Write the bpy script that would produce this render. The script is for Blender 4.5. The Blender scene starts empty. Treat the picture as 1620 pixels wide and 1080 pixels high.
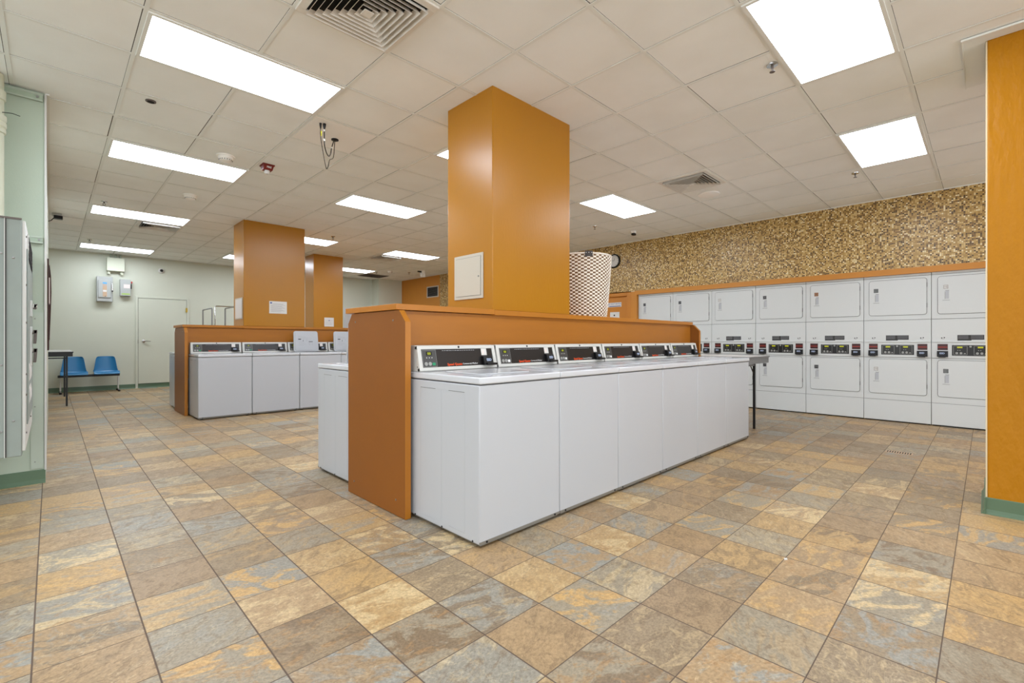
import bpy, bmesh, math, random
from mathutils import Vector, Matrix
random.seed(7)
PI = math.pi
SC = bpy.context.scene
COL = SC.collection

# ------------------------------------------------------------------ camera, light, exposure
CAM_H = 1.1174
YAW = math.radians(45.41)
CEIL = 3.0517
cam_d = bpy.data.cameras.new('camera')
cam_d.sensor_width = 36.0
cam_d.lens = 740.0 / 1620.0 * 36.0
cam_d.shift_y = -2.0 / 1620.0
cam_d.clip_start = 0.02
cam_d.clip_end = 100
cam = bpy.data.objects.new('camera', cam_d)
COL.objects.link(cam)
cam.location = (0, 0, CAM_H)
cam.rotation_euler = (PI / 2, 0, YAW - PI / 2)
SC.camera = cam

W = bpy.data.worlds.new('world')
SC.world = W
W.use_nodes = True
W.node_tree.nodes['Background'].inputs[0].default_value = (0.92, 0.97, 1.0, 1)
WORLD_STRENGTH = 1.7
W.node_tree.nodes['Background'].inputs[1].default_value = WORLD_STRENGTH
LAMP_STRENGTH = 10.5
SC.view_settings.view_transform = 'Standard'
SC.view_settings.look = 'None'
SC.view_settings.gamma = 1.0
SC.view_settings.use_curve_mapping = False
SC.view_settings.exposure = 0.68


# ------------------------------------------------------------------ colours and materials
def lin(c):
    c /= 255.0
    return c / 12.92 if c <= 0.04045 else ((c + 0.055) / 1.055) ** 2.4


def rgb(r, g, b):
    return (lin(r), lin(g), lin(b), 1.0)


def new_mat(name):
    m = bpy.data.materials.new(name)
    m.use_nodes = True
    nt = m.node_tree
    b = nt.nodes['Principled BSDF']
    return m, nt, b


def N(nt, typ, **kw):
    n = nt.nodes.new(typ)
    for k, v in kw.items():
        setattr(n, k, v)
    return n


def L(nt, a, b):
    nt.links.new(a, b)


def mth(nt, op, a, b=None, c=None):
    n = N(nt, 'ShaderNodeMath', operation=op)
    for i, v in enumerate((a, b, c)):
        if v is None:
            continue
        if hasattr(v, 'links'):
            L(nt, v, n.inputs[i])
        else:
            n.inputs[i].default_value = v
    return n.outputs[0]


def mixc(nt, fac, a, b, blend='MIX'):
    n = N(nt, 'ShaderNodeMix', data_type='RGBA', blend_type=blend)
    for idx, v in ((0, fac), (6, a), (7, b)):
        if hasattr(v, 'links'):
            L(nt, v, n.inputs[idx])
        else:
            n.inputs[idx].default_value = v
    return n.outputs[2]


def ramp(nt, fac, stops, interp='LINEAR'):
    n = N(nt, 'ShaderNodeValToRGB')
    cr = n.color_ramp
    cr.interpolation = interp
    while len(cr.elements) < len(stops):
        cr.elements.new(0.5)
    for e, (p, c) in zip(cr.elements, stops):
        e.position = p
        e.color = c
    L(nt, fac, n.inputs[0])
    return n.outputs[0]


def mat(name, col, rough=0.5, metal=0.0, bump=0.0, bscale=200.0, var=0.0, vscale=4.0, coat=0.0, stretch=None, bdist=0.002, emit=None, estr=0.0, spec=None):
    m, nt, b = new_mat(name)
    b.inputs['Base Color'].default_value = col
    b.inputs['Roughness'].default_value = rough
    b.inputs['Metallic'].default_value = metal
    if spec is not None:
        b.inputs['Specular IOR Level'].default_value = spec
    if coat:
        b.inputs['Coat Weight'].default_value = coat
        b.inputs['Coat Roughness'].default_value = 0.08
    tc = N(nt, 'ShaderNodeTexCoord')
    src = tc.outputs['Object']
    if stretch:
        mp = N(nt, 'ShaderNodeMapping')
        mp.inputs['Scale'].default_value = stretch
        L(nt, src, mp.inputs['Vector'])
        src = mp.outputs[0]
    if var:
        nz = N(nt, 'ShaderNodeTexNoise')
        nz.inputs['Scale'].default_value = vscale
        nz.inputs['Detail'].default_value = 5
        L(nt, src, nz.inputs['Vector'])
        k = ramp(nt, nz.outputs[0], [(0.3, (1 - var, 1 - var, 1 - var, 1)), (0.7, (1 + 0 * var, 1, 1, 1))])
        L(nt, mixc(nt, 1.0, col, k, 'MULTIPLY'), b.inputs['Base Color'])
    if bump:
        nz2 = N(nt, 'ShaderNodeTexNoise')
        nz2.inputs['Scale'].default_value = bscale
        nz2.inputs['Detail'].default_value = 3
        L(nt, src, nz2.inputs['Vector'])
        bp = N(nt, 'ShaderNodeBump')
        bp.inputs['Strength'].default_value = bump
        bp.inputs['Distance'].default_value = bdist
        L(nt, nz2.outputs[0], bp.inputs['Height'])
        L(nt, bp.outputs[0], b.inputs['Normal'])
    if emit:
        b.inputs['Emission Color'].default_value = emit
        b.inputs['Emission Strength'].default_value = estr
    return m


M = {}
M['enamel'] = mat('white_enamel', rgb(184, 186, 190), 0.28, bump=0.03, bscale=900, spec=0.45)
M['worktop'] = mat('glossy_white_enamel', rgb(200, 202, 206), 0.14, bump=0.02, bscale=900, spec=0.6)
M['dryer_white'] = mat('dryer_enamel', rgb(206, 208, 206), 0.35, bump=0.03, bscale=900)
M['frame_white'] = mat('console_frame', rgb(205, 204, 199), 0.35)
M['seam'] = mat('seam_grey', rgb(120, 120, 118), 0.6)
M['emboss'] = mat('embossed_line', rgb(178, 180, 184), 0.4)
M['dark_grey'] = mat('gap_shade_and_dark_parts', rgb(70, 70, 68), 0.7)  # dark grey: painted shade in the dryer door gaps, plus real dark parts
M['black'] = mat('black_plastic', rgb(14, 14, 16), 0.35, spec=0.3)
M['face'] = mat('console_face', rgb(58, 56, 56), 0.3, metal=0.7, bump=0.05, bscale=300, stretch=(1, 1, 30))
M['face2'] = mat('control_face', rgb(78, 78, 78), 0.35, metal=0.5)
M['dark_face'] = mat('dryer_control_black', rgb(20, 20, 20), 0.3)
M['line_grey'] = mat('outline_grey', rgb(150, 150, 146), 0.5)
M['chrome'] = mat('chrome', rgb(200, 200, 200), 0.15, metal=1.0)
M['steel'] = mat('galvanised_steel', rgb(150, 150, 148), 0.35, metal=0.8)
M['screen'] = mat('lcd_yellow', rgb(40, 44, 10), 0.3, emit=rgb(190, 200, 20), estr=0.35)
M['screen_y'] = mat('lcd_bright', rgb(60, 60, 5), 0.3, emit=rgb(225, 225, 20), estr=0.4)
M['redled'] = mat('red_display', rgb(60, 14, 10), 0.35)
M['redbar'] = mat('red_bar', rgb(150, 40, 28), 0.4)
M['green_btn'] = mat('green_button', rgb(30, 140, 95), 0.4)
M['orange_txt'] = mat('orange_lettering', rgb(235, 80, 20), 0.5)
M['white_txt'] = mat('white_lettering', rgb(225, 225, 225), 0.5)
M['blue_txt'] = mat('blue_lettering', rgb(190, 205, 235), 0.5)
M['dark_txt'] = mat('dark_lettering', rgb(45, 45, 45), 0.6)
M['grey_txt'] = mat('grey_lettering', rgb(165, 165, 168), 0.6)
M['blue_ink'] = mat('blue_ink', rgb(70, 90, 150), 0.6)
M['paper'] = mat('paper', rgb(214, 211, 206), 0.8)
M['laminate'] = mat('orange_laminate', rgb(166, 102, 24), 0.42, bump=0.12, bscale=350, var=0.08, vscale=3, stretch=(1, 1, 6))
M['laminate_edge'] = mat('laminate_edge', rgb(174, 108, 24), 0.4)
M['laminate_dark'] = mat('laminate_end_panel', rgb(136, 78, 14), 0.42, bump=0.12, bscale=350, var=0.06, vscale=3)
M['pillar'] = mat('orange_gloss_paint', rgb(174, 116, 16), 0.3, bump=0.35, bscale=60, var=0.06, vscale=2, stretch=(1, 1, 0.35))
M['pillar_rough'] = mat('orange_rough_paint', rgb(174, 114, 0), 0.5, spec=0.25, bump=1.0, bscale=24, bdist=0.012, var=0.06, vscale=3, stretch=(1, 1, 0.4))
M['cream'] = mat('cream_paint', rgb(214, 196, 160), 0.6, bump=0.4, bscale=60)
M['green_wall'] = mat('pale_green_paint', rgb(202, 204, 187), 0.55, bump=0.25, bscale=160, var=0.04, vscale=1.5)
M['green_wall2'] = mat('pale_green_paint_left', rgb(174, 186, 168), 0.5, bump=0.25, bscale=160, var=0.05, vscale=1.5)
M['green_metal'] = mat('green_painted_metal', rgb(178, 189, 174), 0.45, var=0.05, vscale=6)
M['green_shade'] = mat('green_channel_shade', rgb(160, 176, 156), 0.45)  # darker copy of the strut green, paints shade into the channel recess
M['pale_green'] = mat('cream_green_paint', rgb(208, 211, 190), 0.5)
M['base_green'] = mat('green_vinyl_base', rgb(84, 108, 82), 0.4, bump=0.1, bscale=80)
M['orange_wall'] = mat('orange_wall_paint', rgb(196, 128, 40), 0.5, bump=0.3, bscale=90, var=0.05)
M['orange_door'] = mat('orange_door_paint', rgb(190, 120, 32), 0.45, bump=0.1, bscale=90)
M['beige_frame'] = mat('beige_paint', rgb(190, 183, 168), 0.5)
M['vent'] = mat('vent_paint', rgb(226, 222, 214), 0.45, var=0.05, vscale=8)
M['ceil_white'] = mat('ceiling_fitting_white', rgb(246, 244, 240), 0.5)
M['void'] = mat('duct_black', rgb(14, 13, 12), 0.9)
M['grid'] = mat('ceiling_bar_paint', rgb(230, 232, 228), 0.6)
M['box_grey'] = mat('switch_grey', rgb(172, 174, 170), 0.4, var=0.06, vscale=8)
M['panel_grey'] = mat('switchboard_grey', rgb(140, 150, 144), 0.42, bump=0.15, bscale=300, var=0.08, vscale=9)
M['panel_light'] = mat('switchboard_cover', rgb(205, 205, 200), 0.4)
M['bronze'] = mat('breaker_handle_brown', rgb(92, 82, 76), 0.4)
M['blue_seat'] = mat('blue_plastic', rgb(30, 110, 156), 0.35)
M['black_metal'] = mat('black_metal', rgb(24, 24, 26), 0.4)
M['table_top'] = mat('table_laminate', rgb(196, 192, 186), 0.4)
M['table_grey'] = mat('table_edge_grey', rgb(112, 112, 112), 0.5, bump=0.2, bscale=500)
M['lav'] = mat('lavender_grey_paint', rgb(196, 196, 196), 0.5)
M['red'] = mat('red_plastic', rgb(112, 14, 10), 0.35)
M['redtip'] = mat('red_knob', rgb(200, 60, 60), 0.4)
M['yellow'] = mat('yellow_tag', rgb(215, 215, 60), 0.6)
M['brass'] = mat('brass', rgb(200, 170, 70), 0.35, metal=0.7)
M['label_blue'] = mat('blue_label', rgb(80, 160, 215), 0.5)
M['label_tan'] = mat('tan_label', rgb(190, 160, 130), 0.5)
M['label_green'] = mat('green_label', rgb(160, 195, 80), 0.5)
M['pink_paper'] = mat('pink_paper', rgb(228, 212, 206), 0.7)
M['brown_tag'] = mat('brown_tag', rgb(165, 115, 80), 0.6)
M['grey_tag'] = mat('grey_tag', rgb(120, 122, 120), 0.6)
M['glass_clear'] = mat('strobe_lens', rgb(225, 225, 225), 0.1)
M['weave'] = mat('white_weave', rgb(244, 236, 224), 0.4)
M['stake'] = mat('brown_weave', rgb(112, 80, 46), 0.6)
M['dark_brown'] = mat('dark_brown_plastic', rgb(40, 26, 18), 0.45)
M['cork'] = mat('dark_board', rgb(64, 40, 34), 0.7)
M['toe'] = mat('toe_grey', rgb(120, 116, 108), 0.5)
M['brown_wood'] = M['laminate']


def lamp_material():
    m, nt, b = new_mat('lit_diffuser')
    nt.nodes.remove(b)
    out = nt.nodes['Material Output']
    e = N(nt, 'ShaderNodeEmission')
    e.inputs[0].default_value = (0.90, 0.985, 1.10, 1)
    e.inputs[1].default_value = LAMP_STRENGTH
    L(nt, e.outputs[0], out.inputs[0])
    return m


M['lamp'] = lamp_material()


def floor_material():
    m, nt, b = new_mat('slate_look_tiles')
    T = 0.3048
    OX, OY = 0.2582, 0.1160
    tc = N(nt, 'ShaderNodeTexCoord')
    sp = N(nt, 'ShaderNodeSeparateXYZ')
    L(nt, tc.outputs['Object'], sp.inputs[0])
    gx = mth(nt, 'DIVIDE', mth(nt, 'SUBTRACT', sp.outputs[0], OX), T)
    gy = mth(nt, 'DIVIDE', mth(nt, 'SUBTRACT', sp.outputs[1], OY), T)
    ix, iy = mth(nt, 'FLOOR', gx), mth(nt, 'FLOOR', gy)
    fx, fy = mth(nt, 'FRACT', gx), mth(nt, 'FRACT', gy)
    ex = mth(nt, 'MINIMUM', fx, mth(nt, 'SUBTRACT', 1.0, fx))
    ey = mth(nt, 'MINIMUM', fy, mth(nt, 'SUBTRACT', 1.0, fy))
    edge = mth(nt, 'MINIMUM', ex, mth(nt, 'MULTIPLY', ey, 1.35))
    idv = N(nt, 'ShaderNodeCombineXYZ')
    L(nt, ix, idv.inputs[0]); L(nt, iy, idv.inputs[1])
    wn = N(nt, 'ShaderNodeTexWhiteNoise', noise_dimensions='3D')
    L(nt, idv.outputs[0], wn.inputs['Vector'])
    wsep = N(nt, 'ShaderNodeSeparateColor')
    L(nt, wn.outputs['Color'], wsep.inputs[0])
    r1, r2, r3 = wsep.outputs[0], wsep.outputs[1], wsep.outputs[2]
    # per-tile offset texture space; streaks run along X
    off = N(nt, 'ShaderNodeVectorMath', operation='SCALE')
    L(nt, wn.outputs['Color'], off.inputs[0]); off.inputs['Scale'].default_value = 60.0
    add = N(nt, 'ShaderNodeVectorMath', operation='ADD')
    L(nt, tc.outputs['Object'], add.inputs[0]); L(nt, off.outputs[0], add.inputs[1])

    rot = N(nt, 'ShaderNodeVectorRotate', rotation_type='Z_AXIS')
    L(nt, add.outputs[0], rot.inputs['Vector'])
    L(nt, mth(nt, 'MULTIPLY', mth(nt, 'SUBTRACT', r2, 0.5), 1.3), rot.inputs['Angle'])

    def noise(scale, sx, sy, detail=6, rough=0.6, dist=0.0):
        mp = N(nt, 'ShaderNodeMapping')
        mp.inputs['Scale'].default_value = (sx, sy, 1)
        L(nt, rot.outputs[0], mp.inputs[0])
        n = N(nt, 'ShaderNodeTexNoise')
        n.inputs['Scale'].default_value = scale
        n.inputs['Detail'].default_value = detail
        n.inputs['Roughness'].default_value = rough
        n.inputs['Distortion'].default_value = dist
        L(nt, mp.outputs[0], n.inputs['Vector'])
        return n.outputs[0]
    n1 = noise(5.0, 0.85, 1.7, 9, 0.68, 1.3)
    n2 = noise(10.0, 0.9, 1.4, 9, 0.7, 1.5)
    n3 = noise(75.0, 1.0, 1.2, 5, 0.75)
    n4 = noise(2.6, 0.8, 1.8, 8, 0.6, 2.2)
    base = ramp(nt, r1, [(0.0, rgb(156, 132, 102)), (0.20, rgb(168, 141, 106)), (0.40, rgb(146, 127, 101)), (0.54, rgb(178, 148, 104)),
                         (0.68, rgb(152, 140, 120)), (0.80, rgb(162, 134, 98)), (0.90, rgb(148, 142, 130))], 'CONSTANT')
    sec = ramp(nt, r3, [(0.0, rgb(192, 156, 102)), (0.30, rgb(126, 106, 82)), (0.50, rgb(148, 146, 138)), (0.66, rgb(200, 176, 134)), (0.86, rgb(134, 116, 92))], 'CONSTANT')
    ter = ramp(nt, r2, [(0.0, rgb(128, 106, 80)), (0.35, rgb(192, 168, 130)), (0.62, rgb(168, 130, 84)), (0.84, rgb(146, 145, 138))], 'CONSTANT')
    # contrast per tile: some tiles are plain
    cst = mth(nt, 'MULTIPLY_ADD', r2, 0.9, 0.25)
    f1 = ramp(nt, n1, [(0.49, (0, 0, 0, 1)), (0.56, (1, 1, 1, 1))])
    f2 = ramp(nt, n2, [(0.52, (0, 0, 0, 1)), (0.60, (1, 1, 1, 1))])
    col = mixc(nt, mth(nt, 'MINIMUM', mth(nt, 'MULTIPLY', f1, cst), 1.0), base, sec)
    col = mixc(nt, mth(nt, 'MULTIPLY', f2, 0.55), col, ter)
    vein = mth(nt, 'ABSOLUTE', mth(nt, 'SUBTRACT', n4, 0.5))
    vf = ramp(nt, vein, [(0.0, (1, 1, 1, 1)), (0.010, (0, 0, 0, 1))])
    vsel = mth(nt, 'GREATER_THAN', r3, 0.62)
    col = mixc(nt, mth(nt, 'MULTIPLY', mth(nt, 'MULTIPLY', vf, vsel), 0.4), col, rgb(214, 194, 160))
    gr = ramp(nt, n3, [(0.36, (0.70, 0.68, 0.65, 1)), (0.64, (1.17, 1.16, 1.13, 1))])
    col = mixc(nt, 1.0, col, gr, 'MULTIPLY')
    g = ramp(nt, edge, [(0.0065, (1, 1, 1, 1)), (0.0105, (0, 0, 0, 1))])
    col = mixc(nt, g, col, rgb(92, 76, 64))
    L(nt, col, b.inputs['Base Color'])
    rr = ramp(nt, n2, [(0.3, (0.36, 0.36, 0.36, 1)), (0.7, (0.52, 0.52, 0.52, 1))])
    L(nt, mixc(nt, g, rr, (0.8, 0.8, 0.8, 1)), b.inputs['Roughness'])
    hgt = mth(nt, 'SUBTRACT', mth(nt, 'ADD', mth(nt, 'MULTIPLY', n2, 0.5), mth(nt, 'MULTIPLY', n3, 0.25)), g)
    bp = N(nt, 'ShaderNodeBump')
    bp.inputs['Strength'].default_value = 0.35
    bp.inputs['Distance'].default_value = 0.0025
    L(nt, hgt, bp.inputs['Height']); L(nt, bp.outputs[0], b.inputs['Normal'])
    b.inputs['Specular IOR Level'].default_value = 0.4
    return m


def ceiling_material():
    m, nt, b = new_mat('ceiling_tile_fissured')
    T = 0.6096
    tc = N(nt, 'ShaderNodeTexCoord')
    sp = N(nt, 'ShaderNodeSeparateXYZ')
    L(nt, tc.outputs['Object'], sp.inputs[0])
    gx = mth(nt, 'DIVIDE', mth(nt, 'SUBTRACT', sp.outputs[0], 2.2269), T)
    gy = mth(nt, 'DIVIDE', mth(nt, 'SUBTRACT', sp.outputs[1], 2.2287), T)
    idv = N(nt, 'ShaderNodeCombineXYZ')
    L(nt, mth(nt, 'FLOOR', gx), idv.inputs[0]); L(nt, mth(nt, 'FLOOR', gy), idv.inputs[1])
    wn = N(nt, 'ShaderNodeTexWhiteNoise', noise_dimensions='3D')
    L(nt, idv.outputs[0], wn.inputs['Vector'])
    fx, fy = mth(nt, 'FRACT', gx), mth(nt, 'FRACT', gy)
    nz = N(nt, 'ShaderNodeTexNoise'); nz.inputs['Scale'].default_value = 2.5; nz.inputs['Detail'].default_value = 5
    L(nt, tc.outputs['Object'], nz.inputs['Vector'])
    nf = N(nt, 'ShaderNodeTexNoise'); nf.inputs['Scale'].default_value = 120; nf.inputs['Detail'].default_value = 3
    L(nt, tc.outputs['Object'], nf.inputs['Vector'])
    col = mixc(nt, wn.outputs['Value'], rgb(240, 242, 240), rgb(243, 245, 243))
    st = ramp(nt, nz.outputs[0], [(0.35, (0.955, 0.95, 0.94, 1)), (0.65, (1, 1, 1, 1))])
    col = mixc(nt, 1.0, col, st, 'MULTIPLY')
    # dark open joint beside the bar; its width differs from tile to tile
    wsep = N(nt, 'ShaderNodeSeparateColor'); L(nt, wn.outputs['Color'], wsep.inputs[0])
    wx = mth(nt, 'MULTIPLY_ADD', mth(nt, 'POWER', wsep.outputs[0], 3.0), 0.007, 0.0235)
    wy = mth(nt, 'MULTIPLY_ADD', mth(nt, 'POWER', wsep.outputs[1], 3.0), 0.007, 0.0235)
    d = mth(nt, 'MAXIMUM', mth(nt, 'GREATER_THAN', fx, mth(nt, 'SUBTRACT', 1.0, wx)), mth(nt, 'GREATER_THAN', fy, mth(nt, 'SUBTRACT', 1.0, wy)))
    col = mixc(nt, d, col, rgb(84, 76, 66))
    L(nt, col, b.inputs['Base Color'])
    b.inputs['Roughness'].default_value = 0.9
    bp = N(nt, 'ShaderNodeBump'); bp.inputs['Strength'].default_value = 0.25; bp.inputs['Distance'].default_value = 0.002
    L(nt, nf.outputs[0], bp.inputs['Height']); L(nt, bp.outputs[0], b.inputs['Normal'])
    return m


def mosaic_material():
    m, nt, b = new_mat('glass_mosaic')
    P = 0.0185
    tc = N(nt, 'ShaderNodeTexCoord')
    sp = N(nt, 'ShaderNodeSeparateXYZ')
    L(nt, tc.outputs['Object'], sp.inputs[0])
    gy = mth(nt, 'DIVIDE', sp.outputs[1], P)
    gz = mth(nt, 'DIVIDE', sp.outputs[2], P)
    idv = N(nt, 'ShaderNodeCombineXYZ')
    L(nt, mth(nt, 'FLOOR', gy), idv.inputs[0]); L(nt, mth(nt, 'FLOOR', gz), idv.inputs[1])
    wn = N(nt, 'ShaderNodeTexWhiteNoise', noise_dimensions='3D')
    L(nt, idv.outputs[0], wn.inputs['Vector'])
    fy, fz = mth(nt, 'FRACT', gy), mth(nt, 'FRACT', gz)
    e = mth(nt, 'MINIMUM', mth(nt, 'MINIMUM', fy, mth(nt, 'SUBTRACT', 1.0, fy)), mth(nt, 'MINIMUM', fz, mth(nt, 'SUBTRACT', 1.0, fz)))
    col = ramp(nt, wn.outputs['Value'], [(0.0, rgb(74, 48, 16)), (0.13, rgb(122, 86, 36)), (0.28, rgb(170, 132, 66)), (0.46, rgb(194, 158, 90)),
                                         (0.62, rgb(214, 184, 124)), (0.80, rgb(176, 140, 76)), (0.92, rgb(236, 220, 176))], 'CONSTANT')
    g = ramp(nt, e, [(0.05, (1, 1, 1, 1)), (0.08, (0, 0, 0, 1))])
    col = mixc(nt, g, col, rgb(160, 134, 86))
    L(nt, col, b.inputs['Base Color'])
    L(nt, mixc(nt, g, (0.34, 0.34, 0.34, 1), (0.8, 0.8, 0.8, 1)), b.inputs['Roughness'])
    # every chip sits at a slightly different angle
    nm = N(nt, 'ShaderNodeVectorMath', operation='SUBTRACT')
    L(nt, wn.outputs['Color'], nm.inputs[0]); nm.inputs[1].default_value = (0.5, 0.5, 0.5)
    sc = N(nt, 'ShaderNodeVectorMath', operation='SCALE'); sc.inputs['Scale'].default_value = 0.06
    L(nt, nm.outputs[0], sc.inputs[0])
    geo = N(nt, 'ShaderNodeNewGeometry')
    ad = N(nt, 'ShaderNodeVectorMath', operation='ADD')
    L(nt, geo.outputs['Normal'], ad.inputs[0]); L(nt, sc.outputs[0], ad.inputs[1])
    nn = N(nt, 'ShaderNodeVectorMath', operation='NORMALIZE'); L(nt, ad.outputs[0], nn.inputs[0])
    L(nt, nn.outputs[0], b.inputs['Normal'])
    return m


M['floor'] = floor_material()
M['ceiling'] = ceiling_material()
M['mosaic'] = mosaic_material()


# ------------------------------------------------------------------ mesh builder
class MB:
    def __init__(s):
        s.v, s.f, s.m = [], [], []
        s.mats = []
        s.X = Matrix.Identity(4)

    def mi(s, m):
        if m not in s.mats:
            s.mats.append(m)
        return s.mats.index(m)

    def add(s, verts, faces, m):
        o = len(s.v)
        s.v += [tuple(s.X @ Vector(p)) for p in verts]
        k = s.mi(m)
        for f in faces:
            s.f.append([o + i for i in f]); s.m.append(k)
        return s

    def box(s, x0, x1, y0, y1, z0, z1, m):
        v = [(x0, y0, z0), (x1, y0, z0), (x1, y1, z0), (x0, y1, z0), (x0, y0, z1), (x1, y0, z1), (x1, y1, z1), (x0, y1, z1)]
        return s.add(v, [(0, 3, 2, 1), (4, 5, 6, 7), (0, 1, 5, 4), (1, 2, 6, 5), (2, 3, 7, 6), (3, 0, 4, 7)], m)

    def prism(s, pts, a, b, axis, m):
        """polygon pts (2-D) extruded from a to b along axis; pts are (x,z) for y, (y,z) for x, (x,y) for z"""
        n = len(pts)

        def P(p, t):
            return {'y': (p[0], t, p[1]), 'x': (t, p[0], p[1]), 'z': (p[0], p[1], t)}[axis]
        v = [P(p, a) for p in pts] + [P(p, b) for p in pts]
        f = [tuple(range(n))[::-1], tuple(range(n, 2 * n))]
        f += [(i, (i + 1) % n, n + (i + 1) % n, n + i) for i in range(n)]
        return s.add(v, f, m)

    def tube(s, path, r, m, n=10, caps=True):
        """round bar along a list of points; r may be a list"""
        P = [Vector(p) for p in path]
        rs = r if isinstance(r, (list, tuple)) else [r] * len(P)
        vs, fs = [], []
        up = None
        for i, p in enumerate(P):
            d = (P[min(i + 1, len(P) - 1)] - P[max(i - 1, 0)]).normalized()
            if up is None:
                up = Vector((0, 0, 1)) if abs(d.z) < 0.9 else Vector((1, 0, 0))
            a = d.cross(up).normalized(); b = a.cross(d).normalized(); up = b
            for k in range(n):
                t = 2 * PI * k / n
                vs.append(tuple(p + (a * math.cos(t) + b * math.sin(t)) * rs[i]))
        for i in range(len(P) - 1):
            for k in range(n):
                k2 = (k + 1) % n
                fs.append((i * n + k, i * n + k2, (i + 1) * n + k2, (i + 1) * n + k))
        if caps:
            fs.append(tuple(range(n))[::-1]); fs.append(tuple((len(P) - 1) * n + k for k in range(n)))
        return s.add(vs, fs, m)

    def lathe(s, prof, c, m, n=24, axis='z'):
        """profile of (radius, height) turned about axis through c"""
        vs, fs = [], []
        for (r, h) in prof:
            for k in range(n):
                t = 2 * PI * k / n
                q = (r * math.cos(t), r * math.sin(t), h)
                if axis == 'y':
                    q = (q[0], q[2], q[1])
                elif axis == 'x':
                    q = (q[2], q[0], q[1])
                vs.append((c[0] + q[0], c[1] + q[1], c[2] + q[2]))
        for i in range(len(prof) - 1):
            for k in range(n):
                k2 = (k + 1) % n
                fs.append((i * n + k, i * n + k2, (i + 1) * n + k2, (i + 1) * n + k))
        fs.append(tuple(range(n))[::-1]); fs.append(tuple((len(prof) - 1) * n + k for k in range(n)))
        return s.add(vs, fs, m)

    def mesh(s, name, smooth=True):
        me = bpy.data.meshes.new(name)
        me.from_pydata(s.v, [], s.f)
        for m in s.mats:
            me.materials.append(m)
        me.polygons.foreach_set('material_index', s.m)
        bm = bmesh.new(); bm.from_mesh(me)
        bmesh.ops.recalc_face_normals(bm, faces=bm.faces)
        bm.to_mesh(me); bm.free()
        if smooth:
            me.polygons.foreach_set('use_smooth', [True] * len(me.polygons))
            me.set_sharp_from_angle(angle=math.radians(35))
        me.update()
        return me

    def build(s, name, parent=None, bevel=0.0, seg=2, smooth=True):
        o = bpy.data.objects.new(name, s.mesh(name, smooth))
        COL.objects.link(o)
        if parent:
            o.parent = parent
        if bevel:
            bv = o.modifiers.new('bevel', 'BEVEL')
            bv.width = bevel; bv.segments = seg; bv.limit_method = 'ANGLE'; bv.angle_limit = math.radians(40)
        return o


def rrect(x0, x1, z0, z1, r, n=5):
    pts = []
    for cx, cz, a0 in ((x1 - r, z1 - r, 0), (x0 + r, z1 - r, 90), (x0 + r, z0 + r, 180), (x1 - r, z0 + r, 270)):
        for k in range(n + 1):
            t = math.radians(a0 + 90 * k / n)
            pts.append((cx + r * math.cos(t), cz + r * math.sin(t)))
    return pts


def thing(name, label, cat, loc=(0, 0, 0), rotz=0.0, group=None):
    o = bpy.data.objects.new(name, None)
    o.empty_display_size = 0.1
    COL.objects.link(o)
    o.location = loc; o.rotation_euler = (0, 0, rotz)
    return tag(o, label, cat, group)


def tag(o, label, cat, group=None):
    o['label'] = label; o['category'] = cat
    if group:
        o['group'] = group
    return o


def struct(o):
    o['kind'] = 'structure'
    return o


def copy_tree(o, parent=None):
    c = o.copy(); COL.objects.link(c)
    if parent:
        c.parent = parent
    for ch in list(o.children):
        copy_tree(ch, c)
    return c


_txt = {}


def text_mesh(s, size, m, bold=0.0):
    key = (s, size, m.name, bold)
    if key in _txt:
        return _txt[key]
    cu = bpy.data.curves.new('t', 'FONT')
    cu.body = s; cu.size = size; cu.extrude = 0.0004; cu.offset = bold
    cu.align_x = 'CENTER'; cu.align_y = 'CENTER'; cu.resolution_u = 2
    t = bpy.data.objects.new('t', cu); COL.objects.link(t)
    bpy.context.view_layer.update()
    me = bpy.data.meshes.new_from_object(t.evaluated_get(bpy.context.evaluated_depsgraph_get()))
    me.materials.clear(); me.materials.append(m)
    bpy.data.objects.remove(t); bpy.data.curves.remove(cu)
    _txt[key] = me
    return me


def text(name, s, size, m, parent, loc, tilt=PI / 2, rz=0.0, bold=0.0):
    o = bpy.data.objects.new(name, text_mesh(s, size, m, bold)); COL.objects.link(o)
    o.parent = parent; o.location = loc; o.rotation_euler = (tilt, 0, rz)
    return o


# ------------------------------------------------------------------ the room
XW = 8.215          # plane of the dryer fronts
XM = 8.17          # mosaic wall
YB = 13.85         # back wall
XL = -0.03         # left wall

struct(MB().box(-6.0, 8.6, -5.0, 14.2, -0.1, 0.0, M['floor']).build('floor'))
struct(MB().box(-6.0, 8.6, -5.0, 14.2, CEIL + 0.006, CEIL + 0.1, M['ceiling']).build('ceiling'))
g = MB()
T = 0.6096
for k in range(-13, 11):
    x = 2.2269 + T * k
    if -6 < x < 8.2:
        g.box(x - 0.012, x + 0.012, -5.0, YB, CEIL + 0.002, CEIL + 0.0062, M['grid'])
for k in range(-11, 20):
    y = 2.2287 + T * k
    if -5 < y < YB - 0.05:
        g.box(-6.0, XM, y - 0.012, y + 0.012, CEIL + 0.0025, CEIL + 0.0062, M['grid'])
# extra cross bars of the odd narrow row, wall angles
g.box(0.398, 1.617, 5.30, 5.322, CEIL, CEIL + 0.0062, M['grid'])
g.box(XL, XL + 0.022, 5.2, YB, CEIL - 0.002, CEIL + 0.0062, M['grid'])
g.box(XL, 7.3, YB - 0.022, YB, CEIL - 0.002, CEIL + 0.0062, M['grid'])
g.box(XM - 0.022, XM, -2, 13.4, CEIL - 0.002, CEIL + 0.0062, M['grid'])
struct(g.build('trim_1', smooth=False))

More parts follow.
